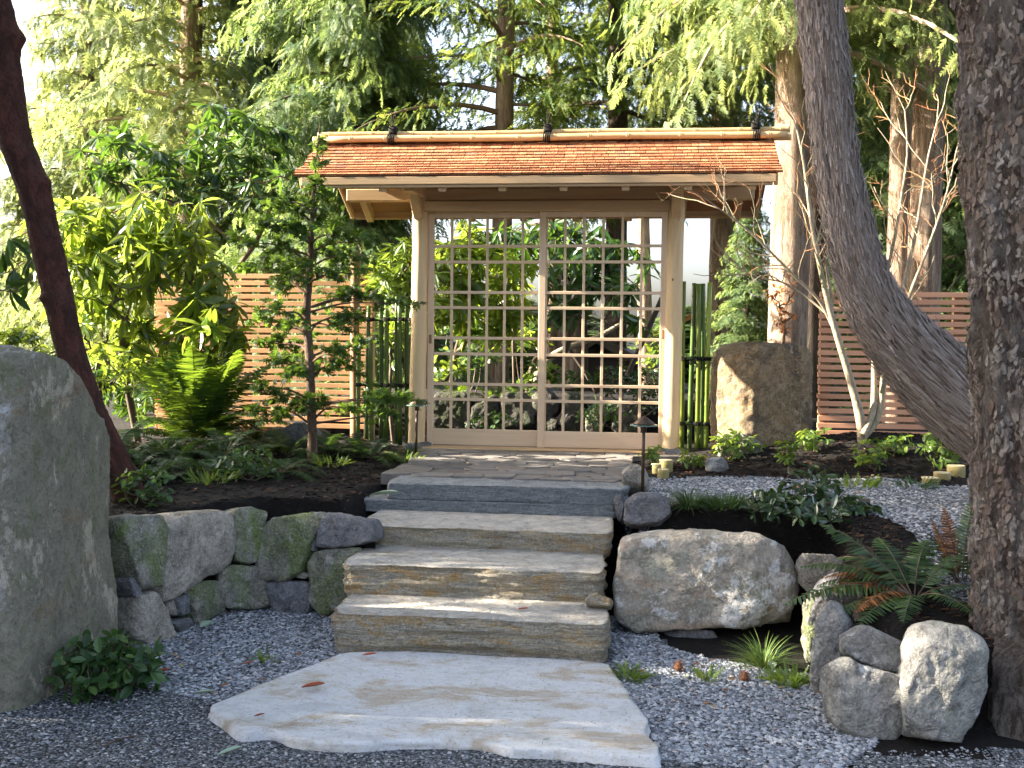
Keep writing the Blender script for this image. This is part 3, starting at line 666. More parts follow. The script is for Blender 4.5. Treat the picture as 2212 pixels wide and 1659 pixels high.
for s in seeds:
    poly = [np.array(p) for p in LAND]
    near = seeds[np.argsort(np.linalg.norm(seeds-s, axis=1))[1:16]]
    for q in near:
        if len(poly) < 3: break
        n = unit(q-s); poly = clip(poly, (s+q)/2-n*.003, n)
    if len(poly) < 3: continue
    poly = np.array(poly); a = .5*abs(np.sum(poly[:, 0]*np.roll(poly[:, 1], -1)-poly[:, 1]*np.roll(poly[:, 0], -1)))
    if a < .004: continue
    P = resample(poly, 22, 1); P = P+.006*rs.normal(size=P.shape)*.5; c = P.mean(0); zt = .672+rs.uniform(-.004, .007); tl = rs.uniform(-.012, .012, 2)
    zz = lambda Q: zt+(Q-c) @ tl
    V, F = ringmesh([np.column_stack([c+(P-c)*0, np.full(22, .60)]), np.column_stack([P, np.full(22, .60)]), np.column_stack([c+(P-c)*1.0, zz(P)-.005]), np.column_stack([c+(P-c)*.975, zz(P)]), np.column_stack([c+(P-c)*0, np.full(22, zt)])])
    MB().add(V, F).build('flagstone', MAT['flag'], landing, False)

# boulder by the steps and the wall that bends towards the fir
def pix_face(pts, Y, lean=.0):
    out = []
    for x, y in pts:
        p = PY(x, y, Y); out.append(PY(x, y, Y+lean*max(p[2], 0)))
    return np.array(out)
P = pix_face([(1336,1190),(1352,1160),(1400,1152),(1480,1148),(1560,1152),(1640,1160),(1685,1180),(1705,1205),(1722,1250),(1725,1300),(1712,1345),(1640,1352),(1540,1358),(1440,1356),(1375,1360),(1335,1335),(1330,1270)], 5.96, .12)
P[:, 2] = np.maximum(P[:, 2], .02)
rock_obj('boulder', face_stone(P, unit(np.array([-.05, -1, .16])), .07, .62, 90, 150, .012, .030, 22), MAT['boulder'], 'big rounded boulder with white lichen beside the steps', 'boulder')
P = pix_face([(1350,1085),(1372,1068),(1420,1066),(1444,1082),(1448,1110),(1425,1132),(1352,1136)], 6.55, 0)
rock_obj('boulder', face_stone(P, (-.1, -1, .3), .06, .3, 91, 80, .010, .02), MAT['wallstone_grey'], 'grey mossy rock above the big lichen boulder', 'rock')
P = pix_face([(1325,1075),(1345,1068),(1350,1090),(1342,1130),(1332,1118)], 6.9, 0)
rock_obj('rock', face_stone(P, (-.1, -1, .3), .03, .2, 92, 50, .006, .01), MAT['wallstone_grey'], 'narrow stone wedged beside the uppermost step', 'rock')
P = pix_face([(1585,1082),(1620,1074),(1645,1090),(1640,1115),(1600,1118)], 6.75, 0); rock_obj('rock', face_stone(P, (0, -1, .4), .05, .15, 93, 50, .006, .02), MAT['palestone'], 'pale rounded rock behind the ferny clump', 'rock')
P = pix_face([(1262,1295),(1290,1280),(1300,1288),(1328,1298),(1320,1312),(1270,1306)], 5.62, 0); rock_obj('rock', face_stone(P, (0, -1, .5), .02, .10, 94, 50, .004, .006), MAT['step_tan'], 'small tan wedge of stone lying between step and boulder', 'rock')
RW = [([(1714,1215),(1738,1195),(1800,1198),(1830,1215),(1825,1250),(1790,1268),(1752,1285),(1726,1262)], 6.05, .35, 'wallstone_tan', 'tan stone behind the big boulder under the fern'),
      ([(1752,1268),(1785,1238),(1845,1236),(1886,1262),(1884,1300),(1840,1330),(1790,1360),(1742,1350)], 5.6, .4, 'wallstone_grey', 'dark flat topped stone under the browned fern'),
      ([(1735,1300),(1775,1290),(1790,1350),(1780,1440),(1752,1450),(1732,1390)], 5.62, .3, 'wallstone', 'mossy stone in shadow beside the boulder'),
      ([(1775,1325),(1790,1298),(1818,1312),(1835,1350),(1826,1420),(1800,1500),(1765,1505),(1752,1470),(1758,1390)], 5.12, .35, 'palestone', 'pinkish upright stone lit along one edge'),
      ([(1822,1375),(1850,1352),(1900,1362),(1965,1402),(1970,1428),(1935,1450),(1880,1440),(1820,1412)], 4.72, .34, 'palestone', 'pitted grey block lying on top of the end wall'),
      ([(1772,1450),(1820,1418),(1880,1444),(1935,1456),(1962,1448),(1958,1560),(1935,1606),(1830,1606),(1785,1545)], 4.60, .38, 'palestone', 'large grey block at the foot of the end wall'),
      ([(1952,1400),(1975,1352),(2030,1345),(2100,1365),(2132,1400),(2128,1470),(2105,1560),(2060,1618),(1955,1606),(1948,1520)], 4.50, .42, 'palestone', 'pale upright rounded stone next to the furrowed fir trunk')]
for i, (q, Y, th, m, lab) in enumerate(RW):
    P = pix_face(q, Y, .06); P[:, 2] = np.maximum(P[:, 2], -.03)
    rock_obj('wall_stone', face_stone(P, unit(np.array([-.35 if i < 4 else -.12, -1, .32])), .065, th, 120+i, 96, .010, .026, 16), MAT[m], lab, 'stone', 'stones of the bending end wall')
# rust coloured upright rock beside the bamboo
x0, x1, x2 = PY(1542, 860, 9.15)[0], PY(1622, 860, 8.86)[0], PY(1757, 860, 9.2)[0]
V, F = plan_rock([(x0-.02, 9.22), (x0+.03, 9.08), (x1-.06, 8.87), (x1+.04, 8.86), (x2-.06, 9.12), (x2, 9.3), (x2-.05, 9.62), (x1, 9.72), (x0+.05, 9.6)], [PY(1560, 762, 9.1)[2], PY(1560, 760, 9.1)[2], PY(1610, 752, 8.9)[2], PY(1650, 744, 8.9)[2], PY(1740, 748, 9.1)[2], PY(1748, 752, 9.2)[2], 1.56, 1.58, 1.56], .55, 150, 150, 60, lambda v: .97+.05*math.sin(v*3), .022, .02, 14, ncut=8)
rock_obj('boulder', (V, F), MAT['rustrock'], 'tall rusty flat topped boulder next to the bamboo screen', 'boulder')
P = pix_face([(1545,965),(1560,942),(1600,940),(1640,950),(1650,985),(1600,1000),(1548,992)], 8.75, 0); rock_obj('rock', face_stone(P, (-.2, -1, .4), .08, .3, 151, 60, .010, .03), MAT['wallstone'], 'low mossy rock at the foot of the rusty boulder', 'rock')
P = pix_face([(1520,1005),(1535,990),(1560,988),(1572,1005),(1560,1022),(1525,1022)], 8.1, 0); rock_obj('rock', face_stone(P, (-.2, -1, .4), .05, .16, 152, 50, .006, .02), MAT['palestone'], 'small pale rock at the edge of the mulch bed', 'rock')
P = pix_face([(1962,1232),(1985,1212),(2015,1220),(2035,1245),(2010,1265),(1968,1262)], 5.75, 0); P[:, 2] -= .01
rock_obj('rock', face_stone(P, (-.5, -1, .4), .05, .2, 153, 60, .006, .02), MAT['wallstone_tan'], 'warm tan rock half hidden by the browned fern', 'rock')
P = pix_face([(605,930),(640,915),(690,925),(700,955),(650,970),(600,960)], 8.6, 0); rock_obj('rock', face_stone(P, (0, -1, .3), .06, .3, 154, 60, .008, .02), MAT['wallstone_grey'], 'dark rock under the big sword fern', 'rock')
P = pix_face([(1422,1366),(1540,1362),(1560,1392),(1500,1400),(1430,1395)], 5.98, 0); rock_obj('rock', face_stone(P, (0, -1, .3), .03, .3, 155, 60, .008, .02), MAT['wallstone_grey'], 'dark stone propping the big boulder from below', 'rock')

P = pix_face([(1342,1012),(1374,1000),(1396,1016),(1392,1050),(1348,1056)], 7.16, 0)
rock_obj('rock', face_stone(P, (-.1, -1, .5), .04, .35, 156, 60, .008, .02), MAT['wallstone_tan'], 'brown rock filling the corner between landing and path light', 'rock')
# gravel, pebbles, chips
def tetra():
    V = np.array([(1,.25,.2),(-1,.1,.1),(-.2,1,0),(.3,-1,.15),(.1,0,.95),(0,0,-.9)], float); F = np.array([(4,0,2),(4,2,1),(4,1,3),(4,3,0),(0,5,2),(2,5,1),(1,5,3),(3,5,0)]); return V, F
def ico():
    t = (1+5**.5)/2
    V = unit(np.array([(-1,t,0),(1,t,0),(-1,-t,0),(1,-t,0),(0,-1,t),(0,1,t),(0,-1,-t),(0,1,-t),(t,0,-1),(t,0,1),(-t,0,-1),(-t,0,1)], float))
    F = np.array([(0,11,5),(0,5,1),(0,1,7),(0,7,10),(0,10,11),(1,5,9),(5,11,4),(11,10,2),(10,7,6),(7,1,8),(3,9,4),(3,4,2),(3,2,6),(3,6,8),(3,8,9),(4,9,5),(2,4,11),(6,2,10),(8,6,7),(9,8,1)])
    return V, F
def pebbles(name, poly, n, r0, r1, m, seed, avoid=None, lift=.0, squash=.62, label=None, shape=None):
    r = np.random.default_rng(seed); poly = np.asarray(poly, float); lo, hi = poly.min(0), poly.max(0)
    P = r.uniform(lo, hi, (int(n*2.2), 2)); P = P[inside(P, poly)]
    for a in (avoid or []): P = P[~inside(P, np.asarray(a, float))]
    P = P[:n]; k = len(P); BV, BF = (shape or ico)(); nb = len(BV); rad = r.uniform(r0, r1, k)*r.choice([.75, 1, 1, 1.2], k)
    ax = unit(r.normal(size=(k, 3))); nr = unit(r.normal(size=(k, 3)))
    S = BV[None]*r.uniform(.62, 1.2, (k, nb, 1))*rad[:, None, None]*np.stack([r.uniform(.8, 1.3, k), r.uniform(.7, 1.1, k), np.full(k, squash)], -1)[:, None, :]
    a = r.uniform(0, 6.28, k); ca, sa = np.cos(a)[:, None], np.sin(a)[:, None]; tx = r.uniform(-.5, .5, k)[:, None]
    X = S[..., 0]*ca-S[..., 1]*sa; Y = S[..., 0]*sa+S[..., 1]*ca; Z = S[..., 2]+X*tx*.6
    z = ground_z(P[:, 0], P[:, 1])+lift+rad*r.uniform(.1, .75, k)
    V = np.stack([X+P[:, :1], Y+P[:, 1:], Z+z[:, None]], -1).reshape(-1, 3)
    F = (BF[None]+(np.arange(k)*nb)[:, None, None]).reshape(-1, 3)
    o = MB().add(V, F).build(name, m); tag(o, label, 'gravel', None, 'stuff')
SLAB = xy((445,1522),(600,1458),(740,1404),(900,1300),(1312,1330),(1335,1462),(1405,1550),(1425,1632),(1040,1595),(640,1592),(480,1548), z=.055)
pebbles('gravel', GL, 13500, .008, .0135, MAT['gravel'], 1, [SLAB], label='grey gravel between the low wall and the slab', shape=tetra)
pebbles('gravel', GR, 14000, .008, .0145, MAT['gravel'], 2, [SLAB], label='grey gravel between the slab and the end wall', shape=tetra)
pebbles('gravel', GP, 11000, .009, .0155, MAT['gravel'], 3, label='pale gravel path on the upper level', shape=tetra)
FR2 = [(-3.1, 3.55), (1.9, 3.55), (1.9, 4.4), (1.5, 4.5), (.9, 4.4), (.2, 4.45), (-1.75, 4.7), (-2.5, 4.9), (-3.2, 4.6)]
pebbles('crushed_gravel', FR2, 13500, .0045, .0095, MAT['gravel_dark'], 4, [SLAB], label='dark crushed gravel at the front of the slab', shape=tetra)
def chips(name, poly, n, seed, s0, s1, m, label, avoid=None):
    r = np.random.default_rng(seed); poly = np.asarray(poly, float); lo, hi = poly.min(0), poly.max(0)
    P = r.uniform(lo, hi, (n*3, 2)); P = P[inside(P, poly)]
    for a in (avoid or []): P = P[~inside(P, np.asarray(a, float))]
    P = P[:n]; k = len(P)
    T = (np.array([(-.16, -.5, 0), (.16, -.5, .02), (.14, .5, 0), (-.14, .5, .03), (-.16, -.5, -.06), (.16, -.5, -.05), (.14, .5, -.06), (-.14, .5, -.04)]), [np.array([[0,1,2,3],[4,7,6,5],[0,4,5,1],[1,5,6,2],[2,6,7,3],[3,7,4,0]])])
    a = r.uniform(0, 6.28, k); ax = np.stack([np.cos(a), np.sin(a), r.uniform(-.35, .35, k)], -1); nr = unit(np.stack([r.uniform(-.5, .5, k), r.uniform(-.5, .5, k), np.ones(k)], -1))
    z = ground_z(P[:, 0], P[:, 1])+.006
    o = MB().add(*scatter(T, np.column_stack([P, z]), ax, nr, r.uniform(s0, s1, k))).build(name, m); tag(o, label, 'mulch', None, 'stuff')
BEDL = [(-4.6, 6.2), (-2.7, 5.75), (-2.5, 6.15), (-2.2, 6.5), (-1.8, 6.5), (-1.75, 7.3), (-1.8, 8.0), (-2.0, 9.6), (-5, 9.8)]
BEDR = [(.0, 7.95), (.7, 7.85), (1.9, 7.7), (2.7, 7.4), (3.4, 9.7), (.55, 9.7), (.55, 8.85), (0, 8.75)]
BEDF = [(-.05, 6.5), (.95, 6.5), (1.05, 4.9), (1.6, 4.8), (1.8, 5.6), (1.4, 6.9), (.4, 7.0), (0, 6.9)]
chips('bark_mulch', BEDL, 4200, 11, .018, .05, MAT['chip'], 'dark bark mulch in the bed under the cypress')
chips('bark_mulch', BEDR, 4200, 12, .018, .05, MAT['chip'], 'reddish bark mulch mound under the bare maple')
chips('bark_mulch', BEDF, 2600, 13, .015, .045, MAT['chip'], 'dark bark mulch under the browned fern')

# ------------------------------------------------------------------ the gate
GY = 9.15
XL, XR = PY(905, 700, GY)[0], PY(1456, 700, GY)[0]
XC = PY(1172, 700, GY)[0]
def zg(y, Y=GY, x=1172): return PY(x, y, Y)[2]
gate = thing('garden_gate', 'pale wooden garden gate with shingled roof and lattice sliding doors', 'gate', ((XL+XR)/2, GY, .67))
ROOF0, ROOF1 = -2.79, .99                    # roof ends along X
EY, EZ = 8.50, 2.872                            # front eave (underside of shingles)
RY, RZ = 9.20, 3.232                           # ridge line
BY = RY+.86; BZ = RZ-(RZ-EZ)*.86/(RY-EY)       # back eave, a little deeper than the front one
def log(p0, p1, r0, r1, seed, n=40, seg=28):
    t = np.linspace(0, 1, n)[:, None]; P = np.asarray(p0)*(1-t)+np.asarray(p1)*t
    V, F = tube(P, np.linspace(r0, r1, n), seg); c = np.repeat(P, seg, 0)
    d = V[:n*seg]-c; V[:n*seg] = c+d*(1+.05*fbm(V[:n*seg]*np.array([1, 1, .35]), 9, 3, seed)[:, None]); V[:n*seg, :2] += .010*vfbm(P, 1.5, 2, seed)[:, :2].repeat(seg, 0)
    return V, F
for i, x in enumerate((XL, XR)):
    MB().add(*log((x-.012, GY, .62), (x+.006, GY, zg(398)), .072, .066, 5+i)).build('post', MAT['post'], gate, True)
    s = MB().add(*plan_rock([(x-.11, GY-.11), (x+.11, GY-.12), (x+.12, GY+.1), (x-.1, GY+.11)], [.70]*4, .55, 200+i, 40, 8, None, .006, .008, 6)).build('footing_stone', MAT['wallstone_grey'], gate, True)
    # arm through the post head, carrying the eave purlin
    a = math.atan2(.30, .55)
    MB().add(*box((x, GY-.04, zg(412)), (.085, .86, .115), .006)).build('bracket_arm', MAT['rafter'], gate)
    rot = rotx(-.72); MB().add(*box((x+.0, GY-.17, zg(438)), (.078, .36, .07), .006, rot)).build('bracket_brace', MAT['rafter'], gate)
# beams
zb = zg(420)
MB().add(*box(((XL+XR)/2, GY+.02, zb), (PY(1642, 420, GY)[0]-PY(762, 420, GY)[0], .105, .10), .006)).build('cross_beam', MAT['beam'], gate)
MB().add(*box(((XL+XR)/2, GY+.005, zg(446)), (XR-XL-.10, .125, .088), .005)).build('lintel', MAT['beam'], gate)
MB().add(*box(((XL+XR)/2, GY+.01, zg(397)), (XR-XL+.1, .09, .075), .005)).build('upper_beam', MAT['deck'], gate)
MB().add(*box(((ROOF0+ROOF1)/2, RY, RZ-.11), (ROOF1-ROOF0-.3, .06, .10), .006)).build('ridge_beam', MAT['beam'], gate)
MB().add(*box(((XL+XR)/2, GY-.06, .678), (XR-XL-.12, .20, .012), .003)).build('threshold', MAT['beam'], gate)
# rafters on both slopes
pit = math.atan2(RZ-EZ, RY-EY); slope = math.hypot(RZ-EZ, RY-EY)
for s, ye0, ze0 in ((1, EY, EZ), (-1, BY, BZ)):
    cy, cz = (ye0+RY)/2, (ze0+RZ)/2; ln = math.hypot(RY-ye0, RZ-ze0)
    for k in range(8):
        x = ROOF0+.22+k*(ROOF1-ROOF0-.44)/7
        MB().add(*box((x, cy, cz-.092), (.06, ln-.03, .095), .004, rotx(pit*s))).build('rafter', MAT['rafter'], gate)
    MB().add(*box(((ROOF0+ROOF1)/2, cy, cz-.028), (ROOF1-ROOF0-.06, ln-.02, .02), .002, rotx(pit*s))).build('roof_deck', MAT['deck'], gate)
    ye = ye0-.012*s
    MB().add(*box(((ROOF0+ROOF1)/2, ye, ze0-.045), (ROOF1-ROOF0-.10, .028, .062), .004)).build('fascia', MAT['beam'], gate)
    MB().add(*box(((ROOF0+ROOF1)/2, ye+.018*s, ze0-.086), (ROOF1-ROOF0-.14, .030, .022), .003)).build('fascia_strip', MAT['beam'], gate)
    for xe in (ROOF0+.045, ROOF1-.045):
        MB().add(*box((xe, cy, cz-.06), (.028, ln, .085), .004, rotx(pit*s))).build('barge_board', MAT['rafter'], gate)
# shingles
rs = np.random.default_rng(9)
NC = 11; ex = slope/NC
def shingle_vf(x, w, c, s, jig):
    """one shingle of course c (0 at the eave) on slope s"""
    L = ex*1.9; t0 = c*ex-.022+jig; th = .019
    def pt(t, h, xx):
        f = t/slope; sag = -.020*math.sin(math.pi*min(max(f, 0), 1)); ey, ez = (EY, EZ) if s == 1 else (BY, BZ)
        return (xx, ey+(RY-ey)*f-s*math.sin(pit)*h, ez+(RZ-ez)*f+sag+math.cos(pit)*h)
    g = w-.004; b = c*.0004
    V = [pt(t0, b+.004, x), pt(t0, b+.004, x+g), pt(t0, b+.004+th, x+g), pt(t0, b+.004+th, x),
         pt(t0+L, b, x), pt(t0+L, b, x+g), pt(t0+L, b+.004, x+g), pt(t0+L, b+.004, x)]
    V = np.array(V); Q = np.array([[0,1,2,3],[3,2,6,7],[7,6,5,4],[4,5,1,0],[0,3,7,4],[1,5,6,2]])
    return V, [Q if s == 1 else Q[:, ::-1]]
field = MB(); field_back = MB(); npart = 0
for c in range(NC):
    x = ROOF0+rs.uniform(-.04, 0)
    while x < ROOF1-.02:
        w = min(rs.choice([.055, .07, .085, .10]), ROOF1+.005-x)
        vf = shingle_vf(x, w, c, 1, rs.uniform(-.0025, .0025))
        if npart < 300:
            MB().add(*vf).build('shingle', MAT['shingle'], gate); npart += 1
        else: field.add(*vf)
        x += w
    x = ROOF0
    while x < ROOF1-.02:
        w = min(rs.choice([.055, .075, .09, .11]), ROOF1+.005-x); field_back.add(*shingle_vf(x, w, c, -1, rs.uniform(-.004, .004))); x += w
o = field.build('upper_shingles', MAT['shingle'], gate); o['kind'] = 'stuff'
o = field_back.build('rear_shingles', MAT['shingle'], gate); o['kind'] = 'stuff'
# bamboo ridge poles with nodes, lashed in three places
def bamboo(p0, p1, r, seed, step=.28, seg=14):
    p0 = np.asarray(p0, float); p1 = np.asarray(p1, float); L = np.linalg.norm(p1-p0); rr = np.random.default_rng(seed)
    t = [0]; rad = [r]; pos = rr.uniform(.06, step)
    while pos < L-.06:
        for dt, k in ((-.05, 1.0), (-.022, 1.0), (-.011, 1.02), (-.004, 1.13), (0, .95), (.004, 1.12), (.011, 1.01), (.022, .99), (.05, .99)): t.append(pos+dt); rad.append(r*k)
        pos += step*rr.uniform(.8, 1.2)
    t.append(L); rad.append(r*.96)
    t = np.array(t); bow = .0035*np.sin(t*3.1+seed)
    P = p0+(p1-p0)*(t/L)[:, None]; P[:, 2 if abs(p1[2]-p0[2]) < abs(p1[0]-p0[0]) else 0] += bow
    return tube(P, rad, seg)
for i, (yy, zz, r) in enumerate(((RY-.075, RZ+.034, .028), (RY+.002, RZ+.086, .024), (RY+.075, RZ+.034, .028))):
    MB().add(*bamboo((ROOF0-.05+.02*i, yy, zz), (ROOF1+.11+.02*i, yy, zz+.0), r, 31+i, .36)).build('ridge_pole', MAT['bamboo_tan'], gate, True)
for i, xx in enumerate((PY(850, 292, RY)[0], PY(1183, 290, RY)[0], PY(1632, 288, RY)[0])):
    mb = MB()
    for k in range(4):
        P = [(xx-.024+k*.016, RY-.075+.037*math.cos(a), RZ+.034+.037*math.sin(a)) for a in np.linspace(0, 6.28, 16)]; mb.add(*tube(P, .006, 6, False))
        P = [(xx-.024+k*.016, RY+.002+.033*math.cos(a), RZ+.075+.033*math.sin(a)) for a in np.linspace(0, 6.28, 16)]; mb.add(*tube(P, .006, 6, False))
    mb.add(*plan_rock([(xx-.04, RY-.05), (xx+.03, RY-.06), (xx+.04, RY+.03), (xx-.03, RY+.04)], [RZ+.14]*4, RZ+.09, 300+i, 20, 6, None, .006, .012, 4))
    for sx, sz in ((-.14, -.01), (-.10, .06), (.05, .10), (.01, .13)):
        mb.add(*tube(curve([(xx, RY-.03, RZ+.13), (xx+sx*.5, RY-.09, RZ+.14+sz*.8), (xx+sx, RY-.11, RZ+.12+sz)], 8), np.linspace(.006, .003, 8), 5))
    mb.build('lashing', MAT['twine'], gate, True)
# sliding doors with lattice
ROWS = [531, 565.5, 632, 665.5, 731.7, 766.7, 832.7, 866.3]
def door(x0, x1, yc, sl, sr, pull_left):
    zt, zo, zbo, zbt = zg(453), zg(469), zg(931), .687
    f = MB(); T = .034
    f.add(*box(((x0+sl/2)+x0*0, yc, (zt+zbt)/2), (sl, T, zt-zbt), .003)); 
    f.add(*box((x1-sr/2, yc, (zt+zbt)/2), (sr, T, zt-zbt), .003))
    f.add(*box(((x0+sl+x1-sr)/2, yc, (zt+zo)/2), (x1-x0-sl-sr, T-.004, zt-zo), .003))
    d = f.build('door', MAT['door'], gate)
    MB().add(*box(((x0+sl+x1-sr)/2, yc-.0, (zbt+.004+zbo)/2), (x1-x0-sl-sr, T-.006, zbo-zbt-.004), .003)).build('bottom_panel', MAT['doorx'], d)
    for r in ROWS:
        MB().add(*box(((x0+sl+x1-sr)/2, yc-.006, zg(r)), (x1-x0-sl-sr, .016, .0245), .002)).build('horizontal_bar', MAT['doorx'], d)
    w = (x1-sr)-(x0+sl)
    for k in range(1, 6):
        MB().add(*box((x0+sl+w*k/6, yc+.007, (zo+zbo)/2), (.022, .017, zo-zbo), .002)).build('vertical_bar', MAT['door'], d)
    px = x0+sl/2 if pull_left else x1-sr/2
    MB().add(*box((px, yc-.018, zg(735 if pull_left else 720)), (.02, .008, .075), .002)).build('door_pull', MAT['fencepost'], d)
door(XL+.066, XC+.03, GY+.055, .052, .058, True)
door(XC-.035, XR-.062, GY+.012, .056, .052, False)

# ------------------------------------------------------------------ fences
def fence(name, x0, x1, Y, zt, n, pitch, hh, m, posts, label, skip=(), yaw=0.0):
    t = thing(name, label, 'fence', ((x0+x1)/2, Y, gz((x0+x1)/2, Y)))
    for k in range(n):
        z = zt-hh/2-k*pitch
        MB().add(*box(((x0+x1)/2+random.uniform(-.006, .006), Y, z), (x1-x0, .020, hh), .002, rotz(yaw))).build('slat', m, t)
    for px in posts:
        zb0 = gz(px, Y)-.05
        MB().add(*box((px, Y+.055+math.tan(yaw)*(px-(x0+x1)/2), (zt+.0+zb0)/2), (.085, .085, zt-zb0-.01), .004)).build('fence_post', MAT['fencepost'], t)
    return t
FYR = 10.0
fr0, fr1 = PY(1768, 760, FYR)[0], 3.9
ztR = PY(1900, 631, FYR)[2]
fence('slat_fence', fr0, fr1, FYR, ztR, 22, .0645, .043, MAT['slat_red'], (fr0+.06, PY(2072, 700, FYR)[0], 3.7), 'reddish cedar slat fence behind the bare maple')
FYL = 10.3
fl0, fl1 = PY(338, 700, FYL)[0], PY(805, 700, FYL)[0]
t = fence('slat_fence', fl0, fl1, FYL, PY(600, 592, FYL)[2], 23, .0655, .044, MAT['slat'], (fl0+.9, (fl0+fl1)/2, ), 'cedar slat fence behind the cypress and rhododendron')
fpx = PY(766, 700, FYL-.10)[0]
MB().add(*log((fpx, FYL-.08, .55), (fpx, FYL-.08, PY(766, 545, FYL)[2]), .045, .043, 77, 20, 14)).build('round_post', MAT['fencepost'], t, True)
MB().add(*box((PY(795, 600, FYL)[0], FYL+.07, (.6+PY(795, 572, FYL)[2])/2), (.09, .09, PY(795, 572, FYL)[2]-.6), .004)).build('fence_post', MAT['slat'], t)
# the return of the fence at its far end, running away from the gate line
t2 = thing('slat_fence', 'short fence return turning the corner behind the rhododendron', 'fence', (fl0-.03, FYL+.6, .6))
for k in range(20):
    z = PY(345, 662, FYL)[2]-k*.0655
    MB().add(*box((fl0-.02, FYL+.62, z), (.02, 1.2, .044), .002)).build('slat', MAT['slat'], t2)
MB().add(*box((fl0+.04, FYL+.03+.03, (.6+PY(345, 655, FYL)[2])/2), (.08, .08, PY(345, 655, FYL)[2]-.6), .004)).build('fence_post', MAT['slat'], t2)

# ------------------------------------------------------------------ bamboo screens
def screen(culms, rails, Y, label, m, rail_x):
    t = thing('bamboo_screen', label, 'screen', ((rail_x[0]+rail_x[1])/2, Y, .66))
    for i, (x, ytop, ybot, dy, r) in enumerate(culms):
        xb = PY(x, 800, Y)[0]; zt = PY(x, ytop, Y)[2]; zb = PY(x, ybot, Y)[2]
        MB().add(*bamboo((xb-.006*math.sin(i*2.3), Y+dy, max(zb, .55)), (xb+.010*math.sin(i*1.7), Y+dy, zt), r, 400+i+int(x), .30, 12)).build('culm', MAT[m if dy <= 0 else 'bamboo_dark'], t, True)
    for y in rails:
        z = PY(sum(c[0] for c in culms)/len(culms), y, Y)[2]
        MB().add(*bamboo((rail_x[0], Y+.032, z), (rail_x[1], Y+.032, z), .016, int(y), .3, 10)).build('rail', MAT['bamboo_dark'], t, True)
        for (x, _, _, dy, r) in culms:
            xb = PY(x, 800, Y)[0]; mb = MB()
            for k in (-1, 0, 1):
                P = [(xb+(r+.007)*math.cos(a), Y+dy+(r+.007)*math.sin(a), z+k*.010) for a in np.linspace(0, 6.2832, 14)]; mb.add(*tube(P, .0055, 5, False))
            mb.add(*box((xb+r*.6, Y+dy-r-.006, z), (.022, .014, .024), .004))
            for sx in (-1, 1): mb.add(*tube([(xb+r*.6, Y+dy-r-.01, z), (xb+r*.6+sx*.022, Y+dy-r-.02, z+.022)], .003, 4))
            mb.build('tie', MAT['twine'], t)
screen([(1474, 608, 978, 0, .021), (1494, 611, 978, .05, .020), (1507, 613, 978, 0, .021), (1519, 612, 976, .05, .020), (1528, 610, 976, -.004, .021)], (775, 915), 9.42, 'green bamboo screen of five culms between gate post and rusty boulder', 'bamboo', (PY(1466, 800, 9.42)[0], PY(1550, 800, 9.42)[0]))
screen([(774, 735, 950, 0, .020), (790, 660, 950, .05, .019), (801, 730, 955, 0, .022), (822, 660, 958, .05, .020), (834, 648, 958, 0, .021), (853, 640, 960, .05, .020), (865, 645, 962, 0, .021), (877, 650, 962, .05, .02), (888, 652, 965, -.004, .021)], (690, 832), 9.55, 'long bamboo screen between round fence post and gate post', 'bamboo_dark', (PY(768, 800, 9.55)[0], PY(893, 800, 9.55)[0]))

# ------------------------------------------------------------------ path lights
def path_light(x, yb, Y, ytop, label, s):
    b = PY(x, yb, Y); z1 = PY(x, ytop, Y)[2]; zb = b[2]; h = z1-zb; X = PY(x+3, ytop, Y)[0]
    t = thing('path_light', label, 'lamp', (b[0], Y, zb), 'path lights')
    MB().add(*tube(np.array([(b[0], Y, zb-.05), ((b[0]+X)/2, Y, zb+h*.5), (X, Y, z1-.06*s)]), [.0115*s, .0115*s, .0115*s], 10)).build('stem', MAT['bronze'], t, True)
    MB().add(*lathe((X, Y, z1-.085*s), [(.012*s, 0), (.017*s, .003), (.019*s, .03*s), (.026*s, .045*s), (.0, .046*s)], 16)).build('collar', MAT['bronze'], t, True)
    MB().add(*lathe((X, Y, z1-.042*s), [(.0, 0), (.088*s, 0), (.090*s, .003*s), (.088*s, .009*s), (0, .009*s)], 28)).build('glass_disc', MAT['glass'], t, True)
    MB().add(*lathe((X, Y, z1-.030*s), [(.0, 0), (.070*s, 0), (.072*s, .004*s), (.022*s, .042*s), (.010*s, .050*s), (0, .051*s)], 28)).build('shade', MAT['bronze'], t, True)
path_light(1388, 1052, 7.0, 906, 'bronze path light with glass rim beside the gravel path', 1.0)
path_light(898, 985, 8.55, 866, 'bronze path light at the foot of the gate post by the grass tuft', .95)

# ------------------------------------------------------------------ log edging
def log_edge(x, ytop, ybot, Y, r, label):
    b = PY(x, ybot, Y); zt = PY(x, ytop, Y)[2]; mb = MB(); t = thing('edging_log', label, 'log', (b[0], Y, b[2]), 'short upright edging logs')
    V, F = log((b[0], Y, min(b[2]-.06, zt-.1)), (b[0], Y, zt), r, r*.98, int(x*3), 6, 20); mb.add(V, F).build('log', MAT['logcut'], t, True)
    MB().add(*lathe((b[0], Y, zt-.002), [(r*.99, 0), (r*.94, .006), (0, .007)], 20)).build('cut_end', MAT['logtop'], t)
for a in ((1416, 1003, 1032, 8.02, .034, 'short edging log standing lowest but one by the path light'), (1432, 1014, 1030, 7.85, .042, 'lowest edging log by the path light'), (1438, 994, 1030, 8.12, .050, 'tallest edging log by the path light'),
          (2008, 1032, 1054, 7.75, .058, 'lowest of three edging logs by the furrowed fir'), (2034, 1021, 1050, 7.9, .058, 'middle of three edging logs by the furrowed fir'), (2064, 1006, 1046, 8.05, .062, 'tallest of three edging logs by the furrowed fir')): log_edge(*a)
